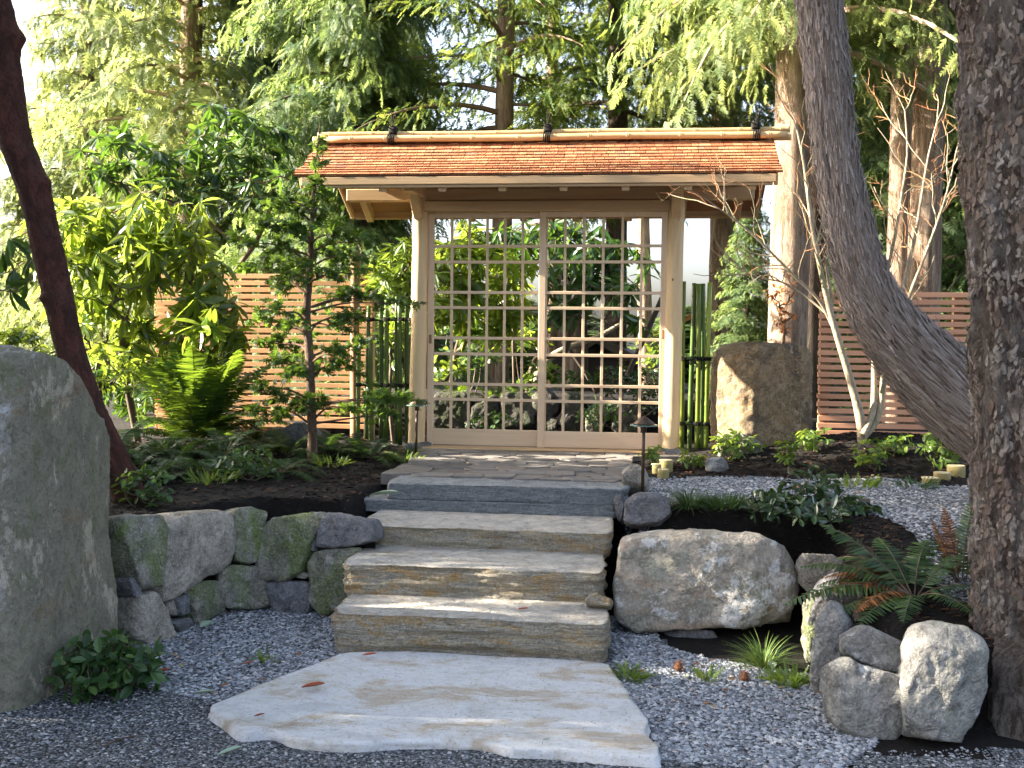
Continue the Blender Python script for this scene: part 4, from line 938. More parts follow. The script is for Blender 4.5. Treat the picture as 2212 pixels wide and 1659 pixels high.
p, q = PZ(1640, 1074, .62), PZ(1880, 1082, .62)
o = MB().add(*box(((p[0]+q[0])/2, (p[1]+q[1])/2, .60), (np.linalg.norm((q-p)[:2]), .02, .07), .003, rotz(math.atan2(q[1]-p[1], q[0]-p[0])))).build('edging_board', MAT['edging']); tag(o, 'thin wooden board edging the gravel path', 'board')

# ------------------------------------------------------------------ leaf templates (y along, x across, z normal)
def leaf_tpl(w=.30, droop=.18, fold=.05, st=(.0, .28, .6, .86, 1.0), ws=(.12, .85, 1.0, .55, 0)):
    V = []; n = len(st)
    for t, k in zip(st, ws):
        z = -droop*t*t
        V += [(-w/2*k, t, z+fold*k), (0, t, z), (w/2*k, t, z+fold*k)]
    F = []
    for i in range(n-1):
        a = 3*i; F += [(a, a+1, a+4, a+3), (a+1, a+2, a+5, a+4)]
    return np.array(V), [np.array(F)]
def spray_tpl(nl=6, w=.26, ang=.8, curl=.10, seed=1):
    """flat frond: a midrib with pointed lobes on both sides that share its vertices"""
    r = np.random.default_rng(seed); ys = np.linspace(0, 1, nl+1); V = [(.02*math.sin(5*y), y, -curl*y*y) for y in ys]; T = []
    for i in range(nl):
        y0 = ys[i]; L = w*(1-.7*y0)*r.uniform(.7, 1.15)
        for s in (-1, 1):
            a = ang*r.uniform(.8, 1.2); V.append((s*L*math.sin(a), y0+L*math.cos(a)+.03, -curl*y0*y0-r.uniform(0, .08))); k = len(V)-1
            T.append((i, k, i+1) if s > 0 else (i, i+1, k))
    return np.array(V, float), [np.array(T)]
def fan_tpl():
    V = [(0, 0, 0)]; T = []
    for a, L in ((-1.0, .62), (-.55, .85), (-.12, 1.0), (.35, .92), (.85, .7)):
        k = len(V); d = np.array([math.sin(a), math.cos(a)]); p = np.array([d[1], -d[0]])
        m = d*L*.6; V += [(*(m-p*.11), .03), (*(d*L), -.05), (*(m+p*.11), .03)]; T += [(0, k+2, k), (k, k+2, k+1)]
    return np.array(V, float), [np.array(T)]
T_RHODO = leaf_tpl(.27, .18, .045); T_OVAL = leaf_tpl(.55, .14, .05, (0, .3, .62, .88, 1), (.2, .9, 1, .6, 0)); T_LANCE = leaf_tpl(.24, .2, .03)
T_CEDAR = spray_tpl(7, .40, .75, .16); T_FIR = spray_tpl(8, .30, .95, .08, 2); T_FAN = fan_tpl()
def blade_tpl(n=5, w=.035, droop=.55):
    t = np.linspace(0, 1, n); V = []
    for a in t:
        k = w*(1-a**2*.9); V += [(-k/2, a*(1-.15*a), -droop*a*a), (k/2, a*(1-.15*a), -droop*a*a)]
    return np.array(V), [np.array([(2*i, 2*i+1, 2*i+3, 2*i+2) for i in range(n-1)])]
T_BLADE = blade_tpl()

# ------------------------------------------------------------------ trunks with bark relief
def trunk_mesh(path, rad, seg, n, kind, seed, amp=1.0, bumps=()):
    P = curve(path, n); rr = np.interp(np.linspace(0, 1, n), np.linspace(0, 1, len(rad)), rad)
    V, F = tube(P, rr, seg); c = np.repeat(P, seg, 0); d = V[:n*seg]-c
    s = np.concatenate([[0], np.cumsum(np.linalg.norm(np.diff(P, axis=0), axis=1))]); a = np.linspace(0, 2*np.pi, seg, endpoint=False)
    S = np.repeat(s, seg); A = np.tile(a, n); Rm = np.repeat(rr, seg); r0 = float(np.mean(rr))
    ring = np.stack([np.cos(A)*r0, np.sin(A)*r0, S], -1)
    if kind == 'fir':
        q = ring*np.array([1, 1, .17]) + .045*vfbm(ring, 4, 2, seed)
        h = 1-np.abs(fbm(q, 11, 2, seed, .5))*3.6; h = np.where(h > .2, .2+(h-.2)*.25, h); h = -h; h = np.clip(h, -1.2, 1); h2 = fbm(ring, 38, 3, seed+3)
        disp = .030*h + .012*h2 + .006*vn(ring, 95, seed+5) + .03*fbm(ring, 1.6, 2, seed+8)
        disp = -np.abs(.0)+disp
    elif kind == 'cedar':
        q = ring*np.array([1, 1, .07]) + .02*vfbm(ring*np.array([1, 1, .4]), 3, 2, seed)
        disp = .015*fbm(q, 30, 4, seed, .65)+.02*fbm(ring*np.array([1, 1, .5]), 3, 2, seed+4)
        rr_ = np.random.default_rng(seed)
        for _ in range(16):                                     # branch collars
            s0, a0 = rr_.uniform(0, s[-1]), rr_.uniform(0, 6.28); da = np.abs((A-a0+np.pi) % (2*np.pi)-np.pi)*r0; g = np.hypot(da, (S-s0)*1.6)
            disp += .010*np.exp(-(g/.03)**2)-.014*np.exp(-(g/.012)**2)+.005*np.exp(-(da/.11)**2-((S-s0)/.018)**2)
    else:
        disp = .012*fbm(ring*np.array([1, 1, .5]), 5, 4, seed)+.004*fbm(ring, 40, 2, seed+2)
    for z0, dirv, w, a_ in bumps:
        disp = disp + a_*np.exp(-((c[:, 2]-z0)/w)**2)*np.maximum(0, unit(d) @ unit(np.asarray(dirv, float)))**4
    V[:n*seg] = c+d*(1+(amp*disp/np.maximum(Rm, .02))[:, None])
    RINGS[len(V)] = np.concatenate([ring, np.zeros((2, 3))])
    return V, F
RINGS = {}
def barked(x):
    me = x.data if hasattr(x, 'data') else x; q = RINGS[len(me.vertices)]
    at = me.attributes.new('bark', 'FLOAT_VECTOR', 'POINT'); at.data.foreach_set('vector', q.astype(np.float32).ravel()); return x
def strip_tpl():
    V = []
    for i, (y, z, w) in enumerate(((0, .02, .7), (.33, .0, 1.0), (.7, .01, .9), (1.0, .06, .45))):
        V += [(-.5*w, y, z-.0), (0, y, z+.012), (.5*w, y, z)]
    return np.array(V), [np.array([q for i in range(3) for q in ((3*i, 3*i+1, 3*i+4, 3*i+3), (3*i+1, 3*i+2, 3*i+5, 3*i+4))])]
def plate_tpl(seed):
    r = np.random.default_rng(seed); a = np.linspace(0, 6.283, 6, endpoint=False)+np.pi/6+r.uniform(-.3, .3, 6); q = r.uniform(.6, 1.15, 6)
    B = np.stack([np.cos(a)*q*.5, np.sin(a)*q*.5, np.full(6, -.14)], -1); T = np.stack([np.cos(a)*q*.44, np.sin(a)*q*.45, r.uniform(.02, .075, 6)], -1)
    j = np.arange(6); return np.concatenate([B, T]), [np.stack([j, (j+1) % 6, 6+(j+1) % 6, 6+j], -1), np.array([[6, 7, 8, 9, 10, 11]])]
def bark_cover(t, path, rad, n, seg, N, kind, seed, s0, s1, V, m):
    """loose bark pieces lying on the trunk surface V (rows of seg points)"""
    r = np.random.default_rng(seed); G = V[:n*seg].reshape(n, seg, 3); i = r.uniform(n*s0, n*s1-1.01, N); j = r.uniform(0, seg, N)
    if kind != 'cedar':
        H = np.linalg.norm(G-G.mean(1, keepdims=True), axis=2); H = H-H.mean(1, keepdims=True); k = H[i.astype(int), j.astype(int) % seg] > -.013; i, j = i[k], j[k]; N = len(i)
    i0 = i.astype(int); j0 = j.astype(int) % seg; fi = (i-i0)[:, None]
    p = G[i0, j0]*(1-fi)+G[i0+1, j0]*fi; C = G.mean(1); c = C[i0]*(1-fi)+C[i0+1]*fi; tan = unit(C[np.minimum(i0+2, n-1)]-C[np.maximum(i0-2, 0)]); nr = unit(p-c); mb = MB()
    if kind == 'cedar':
        ax = unit(tan*r.choice([-1, 1], N)[:, None]+.07*r.normal(size=(N, 3))); L = r.uniform(.06, .26, N); w = r.uniform(.006, .018, N)
        mb.add(*scatter(strip_tpl(), p+nr*.001-ax*(L*.5)[:, None], ax, unit(nr+.12*r.normal(size=(N, 3))), L, w))
    else:
        for k in range(6):
            q = slice(k*N//6, (k+1)*N//6); M = len(p[q]); ax = unit(tan[q]+.25*r.normal(size=(M, 3))); L = r.uniform(.022, .075, M); w = L*r.uniform(.28, .6, M)
            mb.add(*scatter(plate_tpl(seed+k), p[q], ax, unit(nr[q]+.13*r.normal(size=(M, 3))), L, w))
    mb.build('bark_flakes', MAT[m], t)['kind'] = 'stuff'
def pathpx(pts, Y): return [PY(x, y, Y) for x, y in pts]

# furrowed fir at the side of the frame
t = thing('fir_tree', 'massive furrowed grey fir trunk beside the end wall', 'tree', (2.05, 5.1, .0))
base = PY(2285, 1450, 5.1)
pth = [np.array([base[0]+.03, base[1], -.15])]+pathpx([(2300, 1450), (2285, 1200), (2274, 800), (2262, 400), (2246, 0)], 5.1)
top = pth[-1]+(pth[-1]-pth[-2])*2.2; pth.append(top)
pth.append(top+(pth[-2]-pth[-3])*3)
FIR_T = t
V, F = trunk_mesh(pth, [.46, .36, .345, .335, .335, .33, .31, .26], 170, 360, 'fir', 51, 1.0)
barked(MB().add(V, F).build('trunk', MAT['bark_fir'], t, True)); bark_cover(t, pth, None, 360, 170, 14500, 'fir', 52, .02, .76, V, 'bark_plate')
b2 = PY(2190, 1470, 4.72)
V, F = plan_rock([(b2[0]-.10, 4.70), (b2[0]+.05, 4.60), (b2[0]+.3, 4.66), (b2[0]+.35, 5.0), (b2[0]-.02, 5.0)], [.24, .33, .40, .5, .4], -.1, 56, 90, 30, lambda v: 1.12-.22*v, .02, .03, 10)
o = MB().add(V, F).build('root_flare', MAT['bark_fir'], t, True); RINGS[len(V)] = V*1.0; barked(o)
# leaning cedar that sweeps up from behind the fir
t = thing('cedar_tree', 'leaning stringy barked cedar trunk curving up from behind the fir', 'tree', tuple(PY(2280, 1040, 6.7)))
pth = [PY(2350, 1120, 6.8), PY(2255, 1000, 6.75)]+[PY(x, y, 6.65-.0*k) for k, (x, y) in enumerate(((2160, 930), (2060, 850), (1965, 760), (1900, 675), (1862, 590), (1837, 500), (1812, 380), (1797, 260), (1785, 150), (1768, 0)))]
d = pth[-1]-pth[-2]; pth += [pth[-1]+d*1.5, pth[-1]+d*4]
V, F = trunk_mesh(pth, [.26, .25, .245, .23, .195, .16, .138, .128, .122, .119, .118, .118, .11, .10], 120, 320, 'cedar', 61, 1.0)
barked(MB().add(V, F).build('trunk', MAT['bark_cedar'], t, True)); bark_cover(t, pth, None, 320, 120, 8000, 'cedar', 62, .02, .90, V, 'bark_strip')
cedar_lean = t
# smooth red trunk behind the standing stone
t = thing('madrone_tree', 'dark red smooth leaning trunk behind the standing stone', 'tree', tuple(PY(290, 1100, 6.3)))
pth = pathpx([(300, 1130), (250, 1000), (196, 880), (158, 780), (128, 650), (98, 520), (68, 400), (30, 290), (14, 180), (2, 60), (-22, -60), (-60, -260), (-90, -500)], 6.3)
V, F = trunk_mesh(pth, [.10, .088, .082, .084, .087, .09, .096, .098, .10, .092, .085, .08, .07], 60, 260, 'smooth', 71, 1.3, [(PY(48, 85, 6.3)[2], RT, .05, .035), (PY(108, 405, 6.3)[2], RT-.4*FW, .035, .03), (PY(0, 262, 6.3)[2], -RT, .05, .03), (PY(90, 640, 6.3)[2], -RT-FW, .03, .02)]); MADRONE = t
barked(MB().add(V, F).build('trunk', MAT['bark_madrone'], t, True))

# ------------------------------------------------------------------ conifers
def conifer_parts(H, zc, rmax, nb, T, size, seed, e0=.25, droop=.5, hang=.6, sub=9, per=6, shape=.75, bare=.12, bend=1.0, rtop=.25):
    """foliage and limb arrays of one conifer standing at the origin"""
    r = np.random.default_rng(seed); pos = []; ax = []; nr = []; sz = []; limbs = MB()
    for b in range(nb):
        u = (b+r.uniform(0, 1))/nb; z = zc+(H-zc)*u; az = b*2.39996+r.uniform(-.5, .5)
        L = rmax*((1-u)**shape*(1-rtop)+rtop*(1-u)+.08)*r.uniform(.65, 1.15)
        el = e0+r.uniform(-.2, .25)+u*.35; dr = droop*r.uniform(.7, 1.3)
        tt = np.linspace(0, 1, 9); hx = np.array([math.cos(az), math.sin(az), 0]); side = np.array([-hx[1], hx[0], 0]); sway = r.uniform(-.15, .15)
        P = np.array([0, 0, z])+L*(tt[:, None]*hx*math.cos(el)+(sway*tt**2)[:, None]*side)+np.outer(L*(math.sin(el)*tt-dr*tt**2*bend), [0, 0, 1])
        if L > .35: limbs.add(*tube(P, np.linspace(.012+.012*L, .004, 9), 5, False))
        for k in range(sub):
            t = bare+(1-bare)*(k+r.uniform(0, 1))/sub; c = np.array([np.interp(t, tt, P[:, j]) for j in range(3)]); tan = unit(np.array([np.interp(min(t+.08, 1), tt, P[:, j]) for j in range(3)])-np.array([np.interp(t-.08, tt, P[:, j]) for j in range(3)]))
            s = 1 if k % 2 else -1; l2 = max(.12, L*.34*(1-.55*t))*r.uniform(.6, 1.3)
            d2 = unit(tan*.75+side*s*r.uniform(.5, 1.1)+np.array([0, 0, r.uniform(-.35, .1)]))
            m = max(2, int(per*l2/(.34*rmax*.7)+1))
            for q in range(m):
                f = (q+r.uniform(.2, 1))/m; p = c+d2*l2*f+np.array([0, 0, -.35*hang*l2*f*f])+r.normal(size=3)*size*.33
                dd = unit(d2*(1-hang)+tan*.25*(1-hang)+np.array([0, 0, -hang])+r.normal(size=3)*.34)
                pos.append(p); ax.append(dd); nr.append(unit(np.array([hx[0]*hang, hx[1]*hang, 1-.6*hang])+r.normal(size=3)*.35)); sz.append(size*r.uniform(.6, 1.25))
        pos.append(P[-1]); ax.append(unit(P[-1]-P[-2]+np.array([0, 0, -.3*hang*.1]))); nr.append(np.array([0, 0, 1.0])); sz.append(size)
    return scatter(T, np.array(pos), np.array(ax), np.array(nr), np.array(sz)), limbs
CONIFER = {}
def conifer_proto(key, trunk_r, Htr, lean, m_trunk, m_leaf, **kw):
    (V, F), limbs = conifer_parts(**kw)
    tv, tf = trunk_mesh([(0, 0, -.4), (lean*.3, 0, Htr*.33), (lean*.5, lean*.3, Htr*.66), (lean*.2, 0, Htr)], [trunk_r*1.15, trunk_r, trunk_r*.75, trunk_r*.18], 26, 70, 'smooth', 5, 1.4)
    CONIFER[key] = (barked(raw_mesh('trunk', tv, tf, True)), raw_mesh('crown', V, F), raw_mesh('limb', *limbs.arrays()) if limbs.n else None, m_trunk, m_leaf)
conifer_proto('cedar', .16, 12.5, .2, 'bark_far', 'l_cedar', H=12.8, zc=.9, rmax=2.3, nb=140, T=T_CEDAR, size=.25, seed=1, e0=.15, droop=.5, hang=.5, sub=15, per=12)
conifer_proto('cedar_high', .2, 13.5, .1, 'bark_far', 'l_cedar', H=13.5, zc=4.4, rmax=2.6, nb=95, T=T_CEDAR, size=.20, seed=2, e0=.2, droop=.62, hang=.55, sub=18, per=18)
conifer_proto('fir', .15, 13, .15, 'bark_dark', 'l_fir', H=13.2, zc=3.9, rmax=2.5, nb=80, T=T_FIR, size=.23, seed=3, e0=.1, droop=.35, hang=.3, sub=16, per=13)
conifer_proto('dense', .13, 11, .1, 'bark_dark', 'l_cedar_dark', H=11.5, zc=.5, rmax=2.0, nb=125, T=T_CEDAR, size=.25, seed=4, e0=.2, droop=.45, hang=.45, sub=15, per=12)
conifer_proto('sparse', .14, 13, .25, 'bark_far', 'l_fir', H=13.3, zc=3.3, rmax=2.2, nb=75, T=T_FIR, size=.22, seed=6, e0=.05, droop=.3, hang=.3, sub=14, per=10)
def conifer(key, x, Y, label, rz=0.0, s=1.0, zs=None, mt=None, ml=None, tr=1.0, xy_=None, name='conifer'):
    p = PY(x, 700, Y) if xy_ is None else np.array([xy_[0], xy_[1], 0]); tm, cm, lm, mtr, mlf = CONIFER[key]
    o = thing(name, label, 'tree', (p[0], p[1], .55), 'conifers around the garden'); o.rotation_euler = (0, 0, rz); o.scale = (s, s, zs or s)
    for nm, me, mm, k in (('trunk', tm, mt or mtr, tr), ('crown', cm, ml or mlf, 1), ('limb', lm, mt or mtr, 1)):
        if me is None: continue
        c = bpy.data.objects.new(nm, me); COL.objects.link(c); c.parent = o
        if not me.materials: me.materials.append(MAT[mm])
        c.material_slots[0].link = 'OBJECT'; c.material_slots[0].material = MAT[mm]
        c.scale = (k, k, 1)
        if nm == 'limb': c['kind'] = 'stuff'
    return o
conifer('cedar', 405, 19.5, 'pale green cedar with drooping sprays above the rhododendrons', .3, 1.28)
conifer('cedar', 200, 23.0, 'pale cedar standing farther back beyond the red trunk', 2.1, 1.15)
conifer('dense', 725, 16.4, 'dark cedar with trunk rising over the roof end', 1.0, 1.05, 1.15)
conifer('dense', 835, 19.5, 'dark conifer close beside the roof end cedar', 3.0, .95, 1.2)
conifer('sparse', 1077, 16.0, 'thin fir with bare pale trunk above the roof middle', .7, .95, 1.1)
conifer('fir', 1330, 17.5, 'bright green fir above the roof ridge', 2.0, 1.05, 1.1)
conifer('cedar_high', 1700, 13.0, 'tall cedar with sunlit trunk behind the roof corner', .4, 1.05, 1.0, tr=.98)
conifer('cedar_high', 1560, 20.0, 'green fir behind the roof corner cedar', 4.0, 1.1)
conifer('cedar_high', 1752, 14.6, 'dark trunked cedar just behind the sunlit cedar', 2.6, 1.0, 1.3, mt='bark_dark', ml='l_cedar_dark', tr=.8)
conifer('cedar_high', 1938, 14.2, 'slim sunlit cedar trunk next to its thicker twin', 1.5, .95, 1.35, ml='l_cedar_dark', tr=.7)
conifer('cedar_high', 1992, 13.6, 'thick sunlit cedar trunk rising over the reddish fence', 5.2, 1.0, 1.35, tr=.85)
conifer('dense', 2010, 18.0, 'dark evergreen filling the gap behind the twin trunks', 2.2, 1.0)
conifer('dense', 1890, 21.0, 'dark evergreen seen between the leaning cedar and the twin trunks', .2, 1.05)
conifer('cedar', 40, 24.0, 'small pale cedar beside the sky at the frame edge', 1.2, .62, .36)
conifer('dense', 590, 20.0, 'dark evergreen between the pale cedar and the roof', 4.1, 1.0)
conifer('sparse', 1200, 22.0, 'thin fir farther back behind the lattice', 2.9, 1.0)
conifer('dense', 1615, 13.4, 'young dark spruce behind the rusty boulder', 1.9, .34, .25)
t = thing('bare_tree', 'slim straight trunk seen through the lattice next to the gate post', 'tree', (PY(1392, 700, 14.0)[0], 14.0, .55))
V, F = trunk_mesh([PY(1396, 900, 14.0), PY(1393, 700, 14.0), PY(1390, 500, 14.0), PY(1388, 330, 14.0)], [.10, .09, .08, .07], 24, 60, 'smooth', 12); barked(MB().add(V, F).build('trunk', MAT['bark_far'], t, True))
conifer('dense', 2150, 16.0, 'dark evergreen behind the furrowed fir', 3.3, 1.1)
conifer('dense', 780, 15.8, 'slender dark cedar right behind the roof end', 2.4, .7, 1.05)
for i, (x, Y, zs, lab) in enumerate(((170, 27, .24, 'low distant evergreen glimpsed below the red trunk'), (255, 25, .17, 'low distant evergreen beside the fence corner'), (330, 28, .22, 'low distant evergreen just behind the fence corner'), (1120, 26, .17, 'low distant evergreen behind the door stile'), (1240, 29, .17, 'low distant evergreen behind the garden house'), (1480, 27, .16, 'low distant evergreen between gate post and bamboo'), (1560, 29, .18, 'low distant evergreen behind the bamboo and rusty boulder'))):
    conifer('dense', x, Y, lab, i*1.3, 1.15, zs)
# trees out of frame whose crowns keep the foreground in shade
SHADE = [(-7.3, .1, 1.05, .3), (-7.4, 2.95, 1.0, 1.7), (-7.4, 6.05, .78, 2.8), (-9.8, -.9, 1.1, 4.0), (-10.6, 2.2, 1.1, 5.1), (-9.3, 1.3, 1.0, 2.2), (-9.8, 6.6, .85, 4.4)]
for i, (x, y, s, rz) in enumerate(SHADE):
    conifer('dense', 0, 0, 'dense shade evergreen standing outside the picture', rz, s, xy_=(x, y))['group'] = 'evergreens outside the picture'

def high_crown(t, at, s, rz, ml, key='cedar_high'):
    tm, cm, lm, a, b = CONIFER[key]
    for nm, me, mm in (('crown', cm, ml), ('limb', lm, 'bark_dark')):
        c = bpy.data.objects.new(nm, me); COL.objects.link(c); c.parent = t; c.location = Vector(at)-wloc(t); c.rotation_euler = (0, 0, rz); c.scale = (s, s, s)
        c.material_slots[0].link = 'OBJECT'; c.material_slots[0].material = MAT[mm]
        if nm == 'limb': c['kind'] = 'stuff'
high_crown(FIR_T, (2.0, 5.1, 1.6), 1.25, 1.0, 'l_cedar_dark'); high_crown(cedar_lean, (1.3, 6.6, 2.5), .95, 2.0, 'l_cedar_dark'); high_crown(MADRONE, (-4.6, 5.4, 1.9), 1.1, 3.3, 'l_rhodo_dark')
for x, y, rz in ((-12.5, 3.9, .4),):  # unseen tree, added so its high crown shades the fir trunk
    conifer('cedar_high', 0, 0, 'tall high crowned evergreen standing outside the picture', rz, 1.3, 1.6, xy_=(x, y))['group'] = 'evergreens outside the picture'
# ------------------------------------------------------------------ shrubs that grow to given leaf whorls
def grow(base, targets, r, tip=.004, start=None, wig=.05):
    """a branch skeleton from base to every target; returns tubes"""
    N = [np.asarray(base, float)]; par = [-1]; base = N[0]
    for s in (start or []):
        N.append(np.asarray(s, float)); par.append(len(N)-2)
    order = sorted(range(len(targets)), key=lambda i: np.linalg.norm(targets[i]-base)); chains = []
    for i in order:
        g = np.asarray(targets[i]); A = np.array(N); d = np.linalg.norm(A-g, axis=1)+.35*np.maximum(0, A[:, 2]-g[2]+.05)*3-.12*np.linalg.norm(A-base, axis=1)
        k = int(np.argmin(d)); a = N[k]; ch = [k]; L = np.linalg.norm(g-a)
        for f in (.35, .7, 1.0):
            p = a+(g-a)*f+np.array([0, 0, -.12*L*math.sin(f*math.pi)])+(r.normal(size=3)*wig*L if f < 1 else 0)
            N.append(p); par.append(ch[-1]); ch.append(len(N)-1)
        chains.append(ch)
    w = np.zeros(len(N)); leafs = set(range(len(N)))-set(par)
    for l in leafs: w[l] = 1
    for i in range(len(N)-1, 0, -1): w[par[i]] += w[i]
    rad = tip*np.maximum(w, 1)**.46; mb = MB()
    if start: mb.add(*tube(curve(N[:len(start)+1], 14), np.interp(np.linspace(0, 1, 14), np.linspace(0, 1, len(start)+1), rad[:len(start)+1]), 8))
    for ch in chains:
        mb.add(*tube(np.array([N[c] for c in ch]), [min(rad[ch[0]], rad[ch[1]]*1.25)]+[rad[c] for c in ch[1:]], 6, False))
    return mb
def whorls(T, C, out, r, nl=(7, 12), size=(.09, .14), el=(-.5, .35), width=1.0):
    """leaf rosettes at points C"""
    pos, ax, nr, sz = [], [], [], []
    for c, o in zip(C, out):
        n = r.integers(*nl); a0 = r.uniform(0, 6.28); u = unit(np.asarray(o)*.5+np.array([0, 0, .8])+r.normal(size=3)*.4); x = unit(np.cross(u, [.3, .9, .1])); y = np.cross(u, x)
        for k in range(n):
            a = a0+k*2*np.pi/n*1.0+r.uniform(-.25, .25); e = r.uniform(*el); h = x*math.cos(a)+y*math.sin(a); d = unit(h*math.cos(e)+u*math.sin(e)+np.array([0, 0, -.15]))
            pos.append(np.asarray(c)+h*.008+u*r.uniform(-.02, .015)); ax.append(unit(d+r.normal(size=3)*.2)); nr.append(unit(u*math.cos(e)-h*math.sin(e)+r.normal(size=3)*.35)); sz.append(r.uniform(*size))
    sz = np.array(sz); return scatter(T, np.array(pos), np.array(ax), np.array(nr), sz, sz*width)
def shrub(name, label, cat, base, C, T, m, r, bark='leafwood', start=None, tip=.004, group=None, **kw):
    base = np.asarray(base, float); C = [np.asarray(c, float) for c in C]; t = thing(name, label, cat, base, group)
    mid = np.mean(C, 0); out = [unit(c-mid+np.array([0, 0, .1])) for c in C]
    grow(base-np.array([0, 0, .04]), C, r, tip, start).build('stem', MAT[bark], t, True)
    MB().add(*whorls(T, C, out, r, **kw)).build('foliage', MAT[m], t)
    return t
def blob(px, py, rx, ry, Y, dy, n, r, minz=.62, shell=.0):
    """n points in an ellipsoid seen at pixel (px,py), at depth Y"""
    c = PY(px, py, Y); e = np.array([rx/2372*Y, dy, ry/2372*Y]); out = []
    while len(out) < n:
        v = r.normal(size=3); v = v/np.linalg.norm(v)*max(r.uniform(0, 1)**(1/3), shell); p = c+v*e
        p[2] = max(p[2], minz+r.uniform(0, .06)); out.append(p)
    return out
r = np.random.default_rng(21)
# big sunlit rhododendron
C = blob(190, 570, 110, 130, 8.9, .5, 40, r)+blob(300, 530, 170, 120, 9.0, .6, 58, r)+blob(390, 620, 120, 150, 9.1, .55, 56, r)+blob(455, 700, 65, 90, 8.8, .35, 34, r)+blob(130, 470, 60, 60, 9.0, .3, 14, r)+blob(350, 470, 130, 70, 9.0, .45, 26, r)+blob(220, 720, 80, 80, 9.1, .4, 18, r)+blob(330, 760, 70, 60, 9.2, .35, 16, r)
shrub('rhododendron', 'large sunlit yellow green rhododendron in front of the fence corner', 'shrub', (PY(300, 880, 9.3)[0], 9.3, .62), C, T_RHODO, 'l_rhodo', r, start=[PY(265, 760, 9.2), PY(280, 660, 9.1)], size=(.11, .24), el=(-1.35, .3), nl=(6, 11))
# taller dark rhododendron behind it
C = [PY(x, y, 10.6+r.uniform(-.4, .4)) for x, y in ((225,300),(262,292),(300,310),(345,330),(250,345),(200,335),(395,345),(440,350),(480,262),(520,258),(455,265),(590,275),(560,280),(620,285),(500,330),(540,340),(470,375),(425,385),(380,400),(340,420),(560,365),(590,345),(660,390),(630,370),(690,395),(500,420),(545,430),(450,430),(400,440),(300,385),(260,400),(350,375),(590,410),(230,380),(285,330),(470,300),(530,295),(610,315),(430,320),(520,390))]
C = C+[c+r.normal(size=3)*np.array([.10, .15, .09]) for c in C for _ in range(2)]
shrub('rhododendron', 'tall dark leaved rhododendron rising behind the sunlit one', 'shrub', (PY(470, 860, 10.8)[0], 10.75, .62), C, T_RHODO, 'l_rhodo_dark', r, start=[PY(470, 700, 10.8), PY(500, 600, 10.8), PY(555, 520, 10.7), PY(590, 430, 10.7)], size=(.14, .21), el=(-.75, .3), nl=(8, 13))
# leaves hanging at the frame edge behind the red trunk
C = [PY(x, y, 6.9+r.uniform(-.15, .15)) for x, y in ((22, 520), (55, 512), (70, 560), (30, 585), (5, 545), (-30, 530), (60, 610), (25, 630), (-40, 600), (-60, 560))]
shrub('rhododendron', 'dark broad leaved shrub hanging behind the red trunk', 'shrub', (-4.9, 7.1, .6), C, T_RHODO, 'l_rhodo_dark', r, start=[(-4.8, 7.1, 1.4), (-4.6, 7.0, 2.1)], size=(.13, .18), el=(-1.3, -.5), nl=(5, 8))
# low leaves behind the standing stone
C = blob(60, 740, 90, 40, 7.6, .25, 26, r)+blob(250, 800, 50, 60, 8.0, .3, 20, r)
shrub('shrub', 'low leafy shrub peeping over the standing stone', 'shrub', (PY(90, 900, 7.7)[0], 7.7, .6), C, T_RHODO, 'l_rhodo', r, size=(.07, .11), el=(-.7, .4))
C = blob(275, 850, 50, 50, 12.0, .4, 34, r)+blob(330, 870, 40, 40, 11.6, .3, 22, r)+blob(210, 830, 40, 40, 12.4, .3, 20, r)
shrub('shrub', 'leafy shrub beyond the fence corner under the sunlit rhododendron', 'shrub', (PY(280, 900, 12.0)[0], 12.0, .6), C, T_RHODO, 'l_rhodo_dark', r, size=(.10, .17), el=(-.7, .4))
# light green shrub by the gate post
C = blob(850, 600, 45, 60, 10.0, .3, 34, r)+blob(870, 540, 30, 40, 10.1, .2, 12, r)+blob(850, 720, 40, 60, 10.1, .25, 14, r)
shrub('shrub', 'light green leafy shrub between the bamboo screen and gate post', 'shrub', (PY(850, 900, 10.1)[0], 10.1, .62), C, T_LANCE, 'l_light', r, size=(.10, .16), el=(-.5, .5))
# rhododendrons in the inner garden, seen through the lattice
C = blob(1000, 570, 90, 100, 11.2, .5, 52, r)+blob(960, 640, 60, 90, 10.9, .4, 34, r)+blob(1090, 620, 80, 90, 11.6, .4, 34, r)+blob(1060, 690, 80, 50, 11.2, .4, 22, r)
shrub('rhododendron', 'glossy rhododendron filling the first lattice door', 'shrub', (PY(960, 830, 11.4)[0], 11.4, .6), C, T_RHODO, 'l_rhodo', r, start=[PY(985, 760, 11.4), PY(1010, 690, 11.4)], size=(.15, .22), el=(-.8, .35), nl=(7, 12))
C = blob(1230, 580, 70, 90, 11.2, .4, 38, r)+blob(1300, 560, 60, 80, 11.5, .4, 26, r)+blob(1190, 520, 60, 50, 11.6, .3, 18, r)+blob(1340, 640, 40, 40, 11.0, .2, 8, r)+blob(1220, 660, 40, 40, 11, .2, 10, r)+blob(1390, 700, 20, 20, 11, .1, 3, r)
shrub('rhododendron', 'open rhododendron with hanging leaves behind the second lattice door', 'shrub', (PY(1130, 840, 11.5)[0], 11.5, .6), C, T_RHODO, 'l_rhodo_dark', r, start=[PY(1150, 790, 11.5), PY(1185, 770, 11.5), PY(1222, 760, 11.4), PY(1235, 690, 11.4)], tip=.005, size=(.15, .22), el=(-1.1, .0), nl=(6, 10))
C = blob(1120, 530, 60, 60, 12.5, .4, 26, r)+blob(1050, 520, 60, 40, 12.5, .4, 20, r)+blob(1360, 560, 50, 60, 12.5, .4, 12, r)
